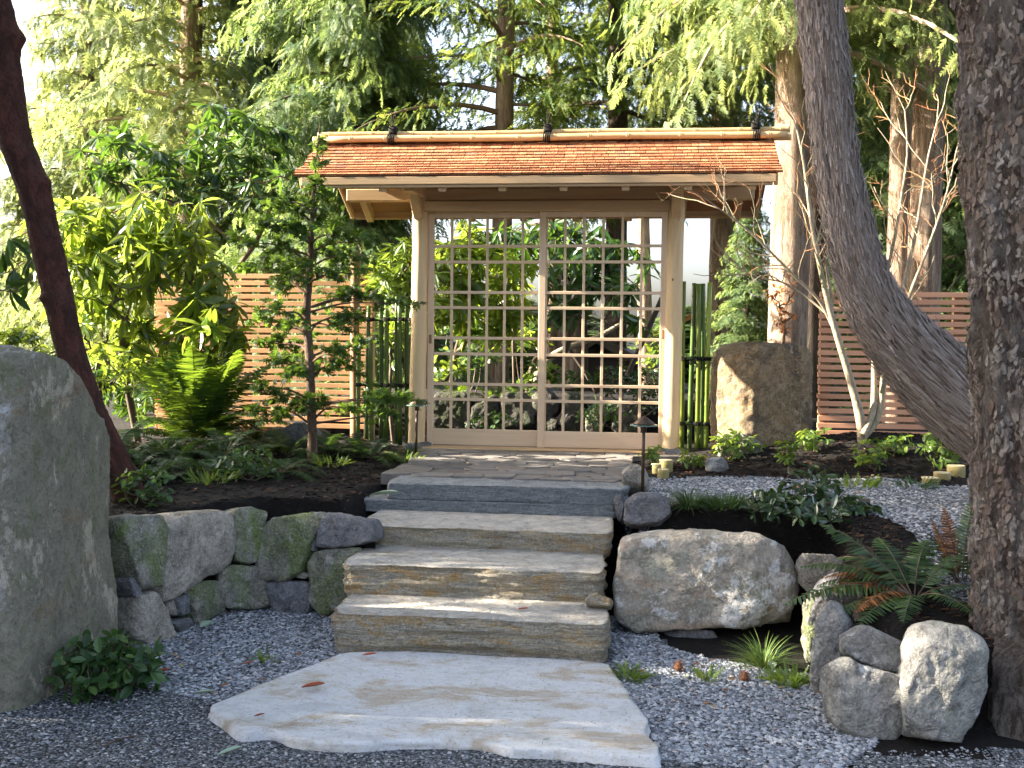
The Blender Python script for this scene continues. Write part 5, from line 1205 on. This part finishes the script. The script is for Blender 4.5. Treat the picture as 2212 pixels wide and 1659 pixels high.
shrub('rhododendron', 'rhododendron farther inside the garden behind the door stile', 'shrub', (PY(1110, 800, 12.5)[0], 12.5, .6), C, T_RHODO, 'l_rhodo_dark', r, size=(.14, .2), el=(-.9, .3))

# ------------------------------------------------------------------ layered cypress by the fence
r = np.random.default_rng(33)
hb = PZ(672, 1005, .63); HY = hb[1]
t = thing('cypress_tree', 'layered dwarf cypress with bare lower trunk in front of the fence', 'tree', hb)
tp = [np.array([hb[0], HY, .5])]+[PY(x, y, HY) for x, y in ((675, 960), (672, 870), (668, 760), (662, 680), (668, 600), (672, 520), (676, 440), (680, 380), (688, 300), (692, 265))]
V, F = trunk_mesh(tp, [.044, .038, .034, .031, .028, .025, .021, .016, .011, .007, .004], 26, 150, 'smooth', 81, .5)
barked(MB().add(V, F).build('trunk', MAT['bark_hinoki'], t, True))
PADS = [(690,395,26,20),(655,415,30,16),(700,420,26,16),(610,432,34,14),(640,455,40,18),(705,460,34,22),(560,475,40,14),(600,490,45,20),(650,500,45,22),(725,495,45,24),(765,515,36,18),(535,520,35,14),(590,535,55,22),(700,540,45,24),(760,550,40,20),(560,575,50,18),(620,585,40,20),(700,590,40,20),(770,585,45,18),(590,610,40,14),
        (730,640,60,20),(790,640,55,20),(850,650,50,16),(600,670,45,20),(560,690,40,18),(630,700,40,22),(770,680,50,18),(720,700,30,16),(585,735,45,20),(640,745,35,20),(600,775,50,18),(720,760,40,18),(770,745,36,16),(690,800,40,16),(740,790,45,16),(630,800,40,16),(800,850,60,20),(850,860,50,16),(770,880,50,18),(830,890,45,14),(700,870,36,16),(640,880,50,18),(580,890,50,18),(560,840,40,14),(620,850,40,14),
        (688,340,14,16),(694,300,9,14)]
pos, ax, nr, sz = [], [], [], []; limbs = MB()
for (x, y, rx, ry) in PADS:
    Yp = HY+r.uniform(-.32, .28)*min(1, abs(x-672)/60+.35); c = PY(x, y, Yp); ex, ez = rx/2372*Yp, ry/2372*Yp; ey = max(.08, ex*.8)
    k = np.interp(c[2]-.10, [p[2] for p in tp], range(len(tp))); a = tp[int(k)]+(tp[min(int(k)+1, len(tp)-1)]-tp[int(k)])*(k-int(k))
    limbs.add(*tube(curve([a, (a+c)/2+np.array([0, 0, .02])+r.normal(size=3)*.02, c+np.array([0, 0, -ez*.4])], 8), np.linspace(.010, .004, 8), 6, False))
    n = int(34+rx*ry*.07); nt = 3+int(rx/11)
    for q in range(nt):                                   # each pad is a handful of arching sprigs, fans along both sides
        a = r.uniform(0, 6.283); L = r.uniform(.5, 1.7); d = np.array([math.cos(a)*ex, math.sin(a)*ey, r.uniform(-1.2, 1.3)*ez])
        for w in range(n//nt):
            f = r.uniform(.05, 1); p = c+d*L*f+np.array([0, 0, -.35*ez*f*f])+r.normal(size=3)*np.array([.016, .016, .013])*(1.4-.6*f)
            o = unit(d/np.linalg.norm(d)+r.normal(size=3)*.55+np.array([0, 0, -.15*f])); pos.append(p); ax.append(o)
            nr.append(unit(np.array([0, 0, 1.0])+r.normal(size=3)*.7)); sz.append(r.uniform(.035, .075))
MB().add(*scatter(T_FAN, np.array(pos), np.array(ax), np.array(nr), np.array(sz))).build('crown', MAT['l_hinoki'], t)
o = limbs.build('limb', MAT['bark_hinoki'], t, True); o['kind'] = 'stuff'

# ------------------------------------------------------------------ ferns
T_PIN = leaf_tpl(.22, .10, .01, (0, .35, .75, 1.0), (.9, .9, .6, 0))
def frond(b, az, L, el, droop, r, npin=40, wide=.15, curl=.0):
    tt = np.linspace(0, 1, 18); h = np.array([math.cos(az), math.sin(az), 0]); s = np.array([-h[1], h[0], 0])
    P = np.asarray(b)+L*np.outer(tt*math.cos(el), h)+np.outer(L*(math.sin(el)*tt-droop*tt**2), [0, 0, 1])+np.outer(curl*L*tt**2, s)
    tb = tube(P, np.linspace(.004, .0012, 18), 5, False)
    ts = np.repeat(np.linspace(.13, .985, npin), 2); sd = np.tile([-1, 1], npin)
    pos = np.stack([np.interp(ts, tt, P[:, j]) for j in range(3)], -1); T = unit(np.gradient(P, axis=0)); tg = np.stack([np.interp(ts, tt, T[:, j]) for j in range(3)], -1)
    up = unit(np.cross(np.broadcast_to(s, tg.shape), tg)*-1); up = np.where(up[:, 2:3] < 0, -up, up); sdv = unit(np.cross(tg, up))
    ln = wide*L*np.clip(np.sin(np.pi*np.clip(ts*.86+.13, 0, 1))**.7, .08, 1)*r.uniform(.85, 1.1, len(ts))
    ax = unit(sdv*sd[:, None]+tg*.28+up*r.uniform(-.28, .05, (len(ts), 1)))
    pv = scatter(T_PIN, pos, ax, unit(up+.15*r.normal(size=up.shape)), ln, np.full(len(ts), .9*L*.86/npin/.22*.9))
    return tb, pv
def fern(label, base, fr, m, r, cat='fern', dead=0, name='sword_fern', wide=.15, npin=40):
    t = thing(name, label, cat, base); st = MB(); gr = MB(); br = MB()
    for i, (az, L, el, dr) in enumerate(fr):
        tb, pv = frond(np.asarray(base)+np.array([.02*math.cos(az), .02*math.sin(az), .01]), az, L, el, dr, r, npin, wide, r.uniform(-.12, .12)); st.add(*tb); (br if i < dead else gr).add(*pv)
    st.build('stalk', MAT['leafwood'], t, True)['kind'] = 'stuff'
    gr.build('fronds', MAT[m], t)
    if dead: br.build('browned_fronds', MAT['l_fern_brown'], t)
    return t
def fan(n, L, el, dr, r, a0=0.0, a1=2*math.pi):
    return [(a0+(a1-a0)*(k+r.uniform(0, 1))/n, r.uniform(*L), r.uniform(*el), r.uniform(*dr)) for k in range(n)]
r = np.random.default_rng(44)
b = np.array([PY(425, 900, 8.6)[0], 8.6, gz(PY(425, 900, 8.6)[0], 8.6)])
fern('big sword fern with sunlit fronds before the slat fence', b, fan(28, (1.0, 1.3), (.95, 1.4), (.2, .45), r)+fan(22, (.7, 1.1), (.5, .95), (.35, .6), r), 'l_fern', r)
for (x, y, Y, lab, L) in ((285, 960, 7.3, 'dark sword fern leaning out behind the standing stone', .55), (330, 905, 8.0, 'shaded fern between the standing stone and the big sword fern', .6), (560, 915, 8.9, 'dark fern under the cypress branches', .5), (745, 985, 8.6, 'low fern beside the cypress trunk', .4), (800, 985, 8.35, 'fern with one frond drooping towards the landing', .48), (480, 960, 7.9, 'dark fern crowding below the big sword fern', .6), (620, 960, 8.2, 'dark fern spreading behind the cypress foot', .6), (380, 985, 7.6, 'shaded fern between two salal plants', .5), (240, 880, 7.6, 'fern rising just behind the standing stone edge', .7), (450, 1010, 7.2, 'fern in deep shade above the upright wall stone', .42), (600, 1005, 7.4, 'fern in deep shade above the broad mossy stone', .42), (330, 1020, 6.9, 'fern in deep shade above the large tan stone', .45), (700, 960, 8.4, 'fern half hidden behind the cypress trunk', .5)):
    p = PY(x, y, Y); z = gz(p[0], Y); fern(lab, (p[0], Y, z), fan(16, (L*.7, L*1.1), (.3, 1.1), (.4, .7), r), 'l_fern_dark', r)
p = PY(1975, 1300, 5.35); 
fern('sword fern with browned tips spilling over the end wall', (p[0], 5.35, gz(p[0], 5.35)), fan(5, (.4, .55), (.4, .8), (.4, .6), r, 1.8, 4.0)+[(2.75, .66, .85, .30), (3.0, .62, .62, .40), (3.35, .66, .40, .45), (2.0, .5, .9, .35), (1.3, .5, .9, .35), (.5, .42, .9, .35), (3.6, .5, .2, .35), (2.3, .55, .7, .45), (3.0, .5, .55, .5), (4.4, .4, .4, .5), (5.2, .38, .5, .5), (-.1, .4, .6, .5), (3.9, .45, .3, .5)], 'l_fern_dark', r, dead=5, wide=.19, npin=26)
p = PY(2078, 1240, 5.5); fern('upright fern fronds growing against the fir trunk', (p[0], 5.5, gz(p[0], 5.5)), [(1.9, .40, 1.3, .1), (2.5, .38, 1.2, .15), (1.2, .45, 1.35, .1), (3.0, .34, 1.0, .2), (.6, .36, 1.2, .3), (2.2, .3, 1.1, .2)], 'l_fern_dark', r, dead=2, npin=24)

# ------------------------------------------------------------------ leafy ground plants
def bush(label, x, y, Y, rx, ry, n, T, m, size, name='salal_plant', cat='plant', nl=(3, 6), el=(-.3, .9), dy=None, z=None, width=1.0, bark='leafwood', tip=.0022):
    p = PY(x, y, Y); b = (p[0], Y, gz(p[0], Y) if z is None else z); C = blob(x, y-ry*.9, rx, ry, Y, dy or rx/2372*Y*.9, n, r, b[2]+.02)
    return shrub(name, label, cat, b, C, T, m, r, bark=bark, tip=tip, size=size, nl=nl, el=el, width=width)
r = np.random.default_rng(55)
bush('leafy salal plant growing in gravel at the foot of the standing stone', 235, 1500, 4.58, 128, 66, 120, T_OVAL, 'l_salal', (.045, .08), z=.0)
bush('salal plant in shade above the middle of the low wall', 530, 1050, 7.15, 78, 45, 46, T_OVAL, 'l_salal', (.04, .065))
bush('dark salal plant at the wall top next to the standing stone', 310, 1095, 6.15, 62, 48, 40, T_OVAL, 'l_salal', (.04, .06))
bush('small low salal sprig between the two shaded salal plants', 415, 1030, 7.3, 60, 22, 18, T_OVAL, 'l_salal', (.03, .05))
for (x, y, Y, rx, ry, n, lab) in ((1415, 998, 8.3, 22, 22, 9, 'small sprouting plant behind the edging logs by the path light'), (1575, 985, 8.55, 40, 30, 22, 'yellow green plant at the foot of the rusty boulder'), (1495, 1004, 8.2, 26, 14, 8, 'tiny low plant on the mulch near the bamboo'), (1705, 1000, 8.1, 28, 32, 16, 'upright yellow green plant on the mulch before the maple'), (1755, 968, 8.6, 34, 26, 18, 'bright leafy plant between rusty boulder and maple'), (1880, 1000, 8.1, 42, 26, 20, 'low bright plant on the mulch under the maple stems'), (1935, 975, 8.5, 40, 20, 18, 'leafy plant on the mulch crest before the fence'), (2035, 1000, 8.2, 46, 40, 30, 'bushy yellow green plant above the three edging logs'), (1620, 985, 8.7, 24, 22, 10, 'small leafy sprig beside the rusty boulder')):
    bush(lab, x, y, Y, rx, ry, n, T_OVAL, 'l_light', (.04, .07), 'leafy_plant', nl=(5, 8), el=(-.7, .5), width=.85)
C = blob(1680, 1120, 70, 55, 6.7, .2, 34, r)+blob(1760, 1070, 80, 75, 6.8, .25, 44, r)+blob(1670, 1185, 70, 32, 6.45, .15, 26, r)+blob(1830, 1140, 70, 50, 6.6, .25, 30, r)+blob(1750, 1180, 70, 30, 6.3, .2, 22, r)
p = PY(1730, 1180, 6.6)
shrub('camellia_shrub', 'dark glossy low shrub sprawling over the big boulder', 'shrub', (p[0], 6.6, .6), C, T_OVAL, 'l_camellia', r, tip=.0025, size=(.05, .08), nl=(3, 6), el=(-.5, .8), width=.8)
# grass tufts
def tuft(label, x, y, Y, n, L, m, spread=.06, name='grass_tuft'):
    p = PY(x, y, Y); b = np.array([p[0], Y, gz(p[0], Y)]); a = r.uniform(0, 6.28, n); e = r.uniform(.5, 1.45, n)
    pos = b+np.column_stack([np.cos(a)*r.uniform(0, spread*.5, n), np.sin(a)*r.uniform(0, spread*.5, n), np.zeros(n)])
    ax = np.column_stack([np.cos(a)*np.cos(e), np.sin(a)*np.cos(e), np.sin(e)]); nr = np.column_stack([-np.cos(a)*np.sin(e), -np.sin(a)*np.sin(e), np.cos(e)])
    sz = r.uniform(L*.6, L*1.15, n); t = thing(name, label, 'grass', b)
    MB().add(*scatter(T_BLADE, pos, ax, nr, sz, np.full(n, .16))).build('blades', MAT[m], t)
    return t
tuft('dark mondo grass tuft above the big boulder', 1488, 1112, 6.62, 260, .20, 'l_grass_dark', .12)
tuft('bright mondo grass tuft in front of the big boulder', 1650, 1432, 5.45, 220, .20, 'l_grass', .08)
tuft('grass tuft by the path light at the gate post', 892, 985, 8.72, 170, .20, 'l_grass_dark', .09)
tuft('small grass tuft between gravel and second dark mondo', 1440, 1115, 6.7, 60, .12, 'l_grass_dark', .06)
# ferny ground cover
def ferny(label, x, y, Y, n, s, m='l_light'):
    p = PY(x, y, Y); b = np.array([p[0], Y, gz(p[0], Y)]); a = r.uniform(0, 6.28, n); e = r.uniform(.1, 1.2, n)
    rad = s*np.sqrt(r.uniform(0, 1, n)); pos = b+np.column_stack([np.cos(a)*rad, np.sin(a)*rad, r.uniform(0, s*.3, n)])
    ax = np.column_stack([np.cos(a)*np.cos(e), np.sin(a)*np.cos(e), np.sin(e)]); t = thing('feathery_plant', label, 'plant', b)
    MB().add(*scatter(T_FIR, pos, ax, unit(np.column_stack([np.zeros(n), np.zeros(n), np.ones(n)])+.4*r.normal(size=(n, 3))), r.uniform(.05, .09, n))).build('foliage', MAT[m], t)
ferny('feathery dark clump beside the mondo grass above the boulder', 1560, 1105, 6.65, 170, .13, 'l_fern_dark')
ferny('little feathery sprig beside the lowest step', 1362, 1440, 5.15, 60, .06)
ferny('feathery sprig at the foot of the pinkish upright stone', 1705, 1462, 5.2, 90, .08)
ferny('small feathery sprig in the gravel by the cones', 1530, 1450, 5.2, 26, .04)
ferny('feathery green clump on the gravel path behind the fern', 1855, 1045, 7.6, 60, .12)
ferny('blue green feathery clump beside the lowest edging log', 1975, 1062, 7.55, 50, .12, 'l_fern_dark')
ferny('mossy feathery clump at the edge of the landing', 872, 1000, 8.3, 60, .12)
ferny('feathery clump on the mulch beneath the cypress', 715, 1005, 7.9, 60, .12)
ferny('grey green ground cover above the tan wall stone', 455, 1060, 6.9, 70, .16)
ferny('tiny green sprig in the gravel before the low wall', 570, 1480, 5.15, 14, .04)

# ------------------------------------------------------------------ bare coral twig maple
r = np.random.default_rng(66); MY = 8.55
mp = PY(1862, 948, MY)
t = thing('maple_tree', 'bare pale stemmed maple with coral twigs before the reddish fence', 'tree', (mp[0], MY, gz(mp[0], MY)))
stems = MB(); twigs = MB()
def px3(pts, dy): return [PY(x, y, MY+d) for (x, y), d in zip(pts, dy)]
MAIN = [([(1862,955),(1858,900),(1845,850),(1828,790),(1808,725),(1790,660),(1772,580),(1756,500),(1745,420),(1736,350),(1722,280)], 0, -.25, .050),
        ([(1860,935),(1843,850),(1822,770),(1800,710),(1796,640),(1782,560),(1770,520)], .05, .2, .034),
        ([(1864,940),(1884,895),(1888,850),(1888,790),(1890,720),(1900,650),(1918,580),(1935,500),(1948,420),(1960,330),(1955,240)], -.05, .35, .038),
        ([(1866,945),(1895,905),(1905,850),(1912,780),(1935,690),(1955,600),(1975,520),(1990,430),(2005,340),(2025,260)], .0, .1, .036),
        ([(1905,850),(1925,760),(1960,650),(1995,560),(2025,480),(2050,400),(2065,330)], -.05, -.3, .024),
        ([(1806,720),(1770,650),(1720,600),(1680,560),(1630,510),(1580,470),(1552,450)], .0, -.35, .020),
        
        ([(1800,690),(1740,640),(1690,610),(1640,600),(1600,580)], 0, .3, .014),
        ([(1780,610),(1768,520),(1790,430),(1800,350)], 0, .2, .014)]
def twig(p, d, L, rad, lev):
    n = 6; P = [p]; d = unit(d)
    for k in range(n-1):
        d = unit(d+r.normal(size=3)*.16+np.array([0, 0, .07])); P.append(P[-1]+d*L/(n-1))
    (twigs if rad < .0045 else stems).add(*tube(np.array(P), np.linspace(rad, rad*.45, n), 5, False))
    if lev > 0:
        for k in range(1, n):
            if r.uniform() < .38:
                s = unit(np.cross(d, r.normal(size=3))); twig(P[k], unit(d*.8+s*.75), L*r.uniform(.35, .65), rad*.6, lev-1)
for pts, d0, d1, rad in MAIN:
    P = curve(px3(pts, np.linspace(d0, d1, len(pts))), 30); stems.add(*tube(P, np.linspace(rad*.72, max(.004, rad*.15), 30), 10, False))
    for k in range(9, 30, 2):
        if P[k][2] < 1.75: continue
        d = unit(P[min(k+1, 29)]-P[k-1]); s = unit(np.cross(d, r.normal(size=3))); twig(P[k], unit(d+s*.8), r.uniform(.25, .5), .0055, 2)
    twig(P[-1], P[-1]-P[-3], .35, .005, 2)
stems.build('stem', MAT['bark_maple'], t, True)['kind'] = 'stuff'
twigs.build('twigs', MAT['twig_red'], t, True)['kind'] = 'stuff'
# withered shrub with orange leaves by the rusty boulder
C = blob(1690, 620, 40, 40, 10.2, .15, 26, r)+blob(1700, 680, 30, 40, 10.2, .15, 14, r)
shrub('withered_shrub', 'withered shrub with orange leaves above the rusty boulder', 'shrub', (PY(1700, 800, 10.2)[0], 10.2, .7), C, T_OVAL, 'l_orange', r, size=(.03, .05), nl=(3, 5), tip=.003)

# ------------------------------------------------------------------ the inner garden behind the lattice
r = np.random.default_rng(77)
for i, (q, lab) in enumerate((([(935,850),(1010,845),(1010,930),(935,930)], 'dark block of the inner garden wall behind the first panes'), ([(1080,855),(1130,845),(1160,870),(1155,925),(1085,925)], 'mossy inner wall stone behind the fourth panes'), ([(1150,850),(1200,845),(1208,885),(1180,905),(1150,890)], 'squarish inner wall stone behind the door stile'), ([(1160,900),(1205,905),(1200,940),(1160,940)], 'low inner wall stone beneath the squarish one'), ([(1212,850),(1250,845),(1262,900),(1235,940),(1212,930)], 'tall inner wall stone behind the second door'), ([(1268,880),(1300,870),(1312,900),(1290,940),(1265,935)], 'pale inner rock in undarkened colour behind the second door'), ([(1020,870),(1075,850),(1078,925),(1020,928)], 'dark inner wall stone with fern before it'), ([(1320,870),(1370,862),(1390,900),(1370,940),(1320,935)], 'inner rock with painted shade near the gate post'))):
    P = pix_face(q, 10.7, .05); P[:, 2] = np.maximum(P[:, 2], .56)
    rock_obj('wall_stone', face_stone(P, (0, -1, .25), .05, .35, 500+i, 60, .012, .03), MAT['wallstone' if i == 5 else 'wallstone_shade_painted'], lab, 'stone', 'stones of the inner garden wall')  # shade is put into the colour of all inner stones but one
gzI = lambda x: .95
o = MB().add(*box((-.9, 12.2, .70), (5.0, 2.6, .5), .08)).build('inner_bank', MAT['mulch'], None, True); tag(o, kind='structure')
for (x, y, Y, rx, ry, n, m, lab, sz) in ((1170, 838, 11.3, 50, 26, 26, 'l_light', 'bright low shrub on the inner bank behind the first door', (.06, .09)), (1250, 838, 11.2, 60, 20, 24, 'l_salal', 'leafy low shrub on the inner bank behind the second door', (.05, .08)), (1340, 850, 10.9, 50, 40, 44, 'l_camellia', 'dark small leaved shrub behind the second door', (.04, .06)), (1300, 925, 10.45, 60, 34, 34, 'l_salal', 'dark ground plant before the inner wall', (.04, .06)), (1395, 900, 10.6, 40, 60, 44, 'l_camellia', 'dark upright shrub next to the gate post inside', (.04, .06)), (1060, 930, 10.4, 60, 24, 26, 'l_salal', 'low leafy plant before the inner wall stones', (.04, .06)), (970, 830, 11.3, 40, 40, 24, 'l_light', 'light shrub on the inner bank by the post', (.06, .09)), (1030, 800, 12.0, 50, 50, 30, 'l_salal', 'green shrub at the back of the inner bank', (.06, .1)), (1420, 800, 12.5, 50, 60, 36, 'l_light', 'sunny shrub beyond the inner bank near the post', (.05, .09)), (1120, 760, 13.0, 70, 40, 40, 'l_rhodo', 'broad shrub deep in the inner garden', (.09, .14)), (1010, 760, 13.2, 80, 60, 50, 'l_rhodo_dark', 'dark shrub deep in the inner garden', (.1, .16))):
    bush(lab, x, y, Y, rx, ry, n, T_OVAL if 'rhodo' not in m else T_RHODO, m, sz, 'garden_shrub', 'shrub', nl=(4, 7), z=.9 if Y > 10.85 else .6)
for (x, y, Y, lab) in ((1065, 830, 11.2, 'sunlit fern on the inner bank'), (1120, 835, 11.15, 'small fern on the inner bank near the middle'), (985, 840, 11.1, 'fern on the inner bank by the gate post')):
    p = PY(x, y, Y); fern(lab, (p[0], Y, .93), fan(14, (.3, .45), (.5, 1.3), (.3, .6), r), 'l_fern', r)
# dark garden house
sh = thing('garden_house', 'dark timber garden house with low gable seen through the lattice', 'house', (PY(1330, 830, 17)[0], 17.5, .5))
hx0, hx1 = PY(1215, 800, 17)[0], PY(1415, 800, 17)[0]; zw = PY(1320, 790, 17)[2]; zr = PY(1310, 722, 17)[2]
MB().add(*box(((hx0+hx1)/2, 18.2, (zw+.4)/2), (hx1-hx0, 2.4, zw-.4))).build('wall', MAT['darkwall'], sh)
xm = PY(1290, 722, 17)[0]
V = np.array([(hx0-.5, 16.7, zw-.15), (xm, 16.7, zr), (hx1+.3, 16.7, zw-.15), (hx0-.5, 19.6, zw-.15), (xm, 19.6, zr), (hx1+.3, 19.6, zw-.15)]); V = np.concatenate([V, V-np.array([0, 0, .14])])
MB().add(V, [np.array([[0,1,4,3],[1,2,5,4],[6,9,10,7],[7,10,11,8],[0,6,7,1],[1,7,8,2],[0,3,9,6],[2,8,11,5]])]).build('roof', MAT['darkwall'], sh)
MB().add(np.array([(hx0+.02, 16.98, zw), (xm, 16.98, zr-.15), (hx1-.02, 16.98, zw), (hx0+.02, 17.0, zw), (xm, 17.0, zr-.15), (hx1-.02, 17.0, zw)]), [np.array([[0, 1, 2], [3, 5, 4]]), np.array([[0,3,4,1],[1,4,5,2],[2,5,3,0]])]).build('gable', MAT['darkwall'], sh)
sh = thing('tool_shed', 'pale shed with orange roof beyond the gate post', 'shed', (PY(1440, 800, 20)[0], 21, .5))
a, b = PY(1402, 720, 20), PY(1475, 720, 20)
MB().add(*box(((a[0]+b[0])/2, 21, 1.1), (b[0]-a[0], 1.6, 1.3))).build('wall', MAT['paletarp'], sh)
MB().add(*box(((a[0]+b[0])/2, 20.9, PY(1430, 712, 20)[2]), (b[0]-a[0]+.5, 2.2, .10), .01, roty(-.5))).build('roof', MAT['orangeroof'], sh)
for i, (q, Y, rad, lab) in enumerate((([(1345, 835), (1378, 760), (1432, 640)], 11.6, .030, 'leaning grey pole behind the second door near the post'), ([(1425, 835), (1436, 770), (1450, 690)], 11.9, .028, 'short leaning pole beside the gate post inside'), ([(1215, 735), (1255, 790), (1290, 850)], 11.9, .022, 'slanting bare limb leaning across the second door'))):
    P = curve(pathpx(q, Y), 12); o = MB().add(*tube(P, rad, 10)).build('leaning_pole', MAT['bark_dark'], None, True); tag(o, lab, 'pole', 'leaning poles in the inner garden')
P = curve([PY(1160, 835, 11.8), PY(1165, 800, 11.8), PY(1195, 768, 11.8), PY(1230, 750, 11.8), PY(1290, 728, 11.8), PY(1340, 700, 11.8)], 24)
o = MB().add(*tube(P, np.linspace(.05, .02, 24), 12)).build('bent_trunk', MAT['bark_maple'], None, True); tag(o, 'bent pale trunk arching over the inner bank', 'trunk')
P = pathpx([(1240, 840), (1243, 740), (1240, 640), (1238, 560)], 15.5); o = MB().add(*trunk_mesh(P, [.2, .17, .16, .15], 24, 40, 'smooth', 8)).build('broken_trunk', MAT['bark_dark'], None, True); barked(o); tag(o, 'dark thick broken trunk in front of the garden house', 'trunk')

# ------------------------------------------------------------------ litter on the stones
r = np.random.default_rng(88)
def fallen(x, y, z, L, w, rz, m, label, name='fallen_leaf', curl=.12):
    p = PZ(x, y, z); T = leaf_tpl(w, -curl, .10, (0, .15, .4, .7, .9, 1), (.15, .6, 1, .9, .45, 0)); a = np.array([[math.cos(rz), math.sin(rz), 0.03]])
    V, F = scatter(T, np.array([[p[0]-a[0][0]*L/2, p[1]-a[0][1]*L/2, z+.004]]), a, np.array([[0, 0, 1.0]]), np.array([L]))
    V2 = np.concatenate([V, V-np.array([0, 0, .0012])]); n = len(V); F2 = [np.concatenate([f, f[:, ::-1]+n]) for f in F]
    o = MB().add(V2, F2).build(name, MAT[m]); tag(o, label, 'leaf', 'fallen leaves')
fallen(677, 1486, .060, .105, .42, .25, 'dry_leaf', 'large red brown fallen leaf on the pale slab')
fallen(798, 1417, .060, .07, .4, .1, 'dry_leaf', 'red fallen leaf at the slab corner by the lowest step')
fallen(560, 1548, .060, .045, .35, .5, 'dry_leaf', 'tiny curled brown leaf near the slab edge')
fallen(345, 1455, .018, .10, .42, .2, 'dry_leaf', 'brown leaf under the salal plant')
fallen(1130, 1318, .375, .05, .35, 0, 'dry_leaf', 'brown leaf on the second step tread')
fallen(535, 1435, .018, .05, .4, .4, 'dry_leaf', 'orange leaf on the gravel before the wall')
fallen(447, 1352, .03, .095, .72, 1.3, 'green_fallen', 'pale round leaf standing in the gravel by the wall')
fallen(497, 1628, .014, .10, .33, .7, 'green_fallen', 'long pale leaf on the dark gravel')
fallen(830, 1072, .62, .20, .34, -.25, 'green_fallen', 'large pale green leaf on the mulch beside the uppermost step')
fallen(440, 1500, .016, .09, .3, .1, 'green_fallen', 'pale narrow leaf on the gravel near the salal')
fallen(1180, 1600, .060, .03, .5, .3, 'green_fallen', 'tiny green leaf near the front of the slab')
fallen(1040, 1192, .376, .05, .3, .4, 'green_fallen', 'dark green leaf lying on the second tread')
fallen(1668, 1440, .03, .08, .55, 1.5, 'green_fallen', 'upright pale leaf by the bright mondo grass')
def cone(x, y, label):
    p = PZ(x, y, .02); mb = MB(); mb.add(*lathe((p[0], p[1], .012), [(0, 0), (.016, .006), (.021, .02), (.015, .038), (0, .05)], 10)); k = 46
    for i in range(k):
        h = i/k; a = i*2.4; rr = .021*math.sin(math.pi*(.15+.8*h)); q = np.array([p[0]+rr*math.cos(a), p[1]+rr*math.sin(a), .014+.046*h])
        mb.add(*scatter(T_OVAL, [q], [[math.cos(a), math.sin(a), .35]], [[0, 0, 1]], [.014]))
    o = mb.build('fir_cone', MAT['cone']); tag(o, label, 'cone', 'fir cones')
cone(1466, 1446, 'brown fir cone on the sunlit gravel beside the slab'); cone(1608, 1468, 'brown fir cone on the gravel near the mondo grass')
def needles(name, pts, n, z, label, s=(.012, .035)):
    poly = np.array(pts); lo, hi = poly.min(0), poly.max(0); P = r.uniform(lo, hi, (n*4, 2)); P = P[inside(P, poly)][:n]; k = len(P); a = r.uniform(0, 6.28, k)
    zz = np.full(k, z) if np.isscalar(z) else ground_z(P[:, 0], P[:, 1])+z[0]
    T = (np.array([(-.03, 0, 0), (.03, 0, 0), (.02, 1, 0), (-.02, 1, 0), (0, .5, .03)]), [np.array([(0, 1, 4), (1, 2, 4), (2, 3, 4), (3, 0, 4)])])
    o = MB().add(*scatter(T, np.column_stack([P, zz]), np.column_stack([np.cos(a), np.sin(a), 0*a]), np.tile([0, 0, 1.0], (k, 1)), r.uniform(*s, k), np.full(k, .03))).build(name, MAT['needle']); tag(o, label, 'needles', None, 'stuff')
needles('needle_litter', SLAB, 620, .0605, 'scattered needles on the pale slab')
for i, (x0, x1, y0, y1, z0, z1, m, lab) in enumerate(ST):
    needles('needle_litter', [(x0+.05, y0+.04), (x1-.05, y0+.04), (x1-.05, y0+.40), (x0+.05, y0+.40)], 60, z1+.006, 'needles on the tread of the %s step' % ('lowest', 'second', 'third')[i])
needles('leaf_litter', GL, 150, [.02], 'brown litter on the gravel before the low wall', (.02, .05))
needles('leaf_litter', GR, 120, [.02], 'brown litter on the gravel before the end wall', (.02, .05))
needles('leaf_litter', FR2, 90, [.012], 'twigs on the dark crushed gravel', (.03, .09))
P = curve([PZ(225, 1612, .012), PZ(250, 1600, .016), PZ(290, 1590, .012)], 10); o = MB().add(*tube(P, .004, 6)).build('fallen_twig', MAT['leafwood']); tag(o, 'brown twig lying on the dark gravel', 'twig')

def leaf_litter(poly, n, label, lift, size=(.015, .035)):
    poly = np.array(poly); lo, hi = poly.min(0), poly.max(0); P = r.uniform(lo, hi, (n*4, 2)); P = P[inside(P, poly)][:n]; k = len(P); a = r.uniform(0, 6.28, k)
    o = MB().add(*scatter(T_OVAL, np.column_stack([P, ground_z(P[:, 0], P[:, 1])+lift]), np.column_stack([np.cos(a), np.sin(a), r.uniform(-.1, .4, k)]), unit(np.column_stack([r.normal(size=(k, 2))*.4, np.ones(k)])), r.uniform(*size, k))).build('leaf_litter', MAT['dry_litter']); tag(o, label, 'leaves', None, 'stuff')
MAT['dry_litter'] = (lambda k: k.color(k.ramp(k.island(), [(0, (.12, .045, .02)), (.5, (.26, .10, .04)), (.8, (.34, .22, .10)), (1, (.24, .28, .14))])).m)(NT('dry_litter', .7))
leaf_litter(GL, 60, 'small dry leaves on the gravel before the low wall', .022)
leaf_litter(GR, 60, 'small dry leaves on the gravel before the end wall', .022)
leaf_litter(BEDR, 110, 'small dry leaves on the mulch under the maple', .015)
leaf_litter(BEDL, 120, 'small dry leaves on the mulch under the cypress', .015)
leaf_litter(GP, 40, 'small dry leaves on the gravel path', .022)
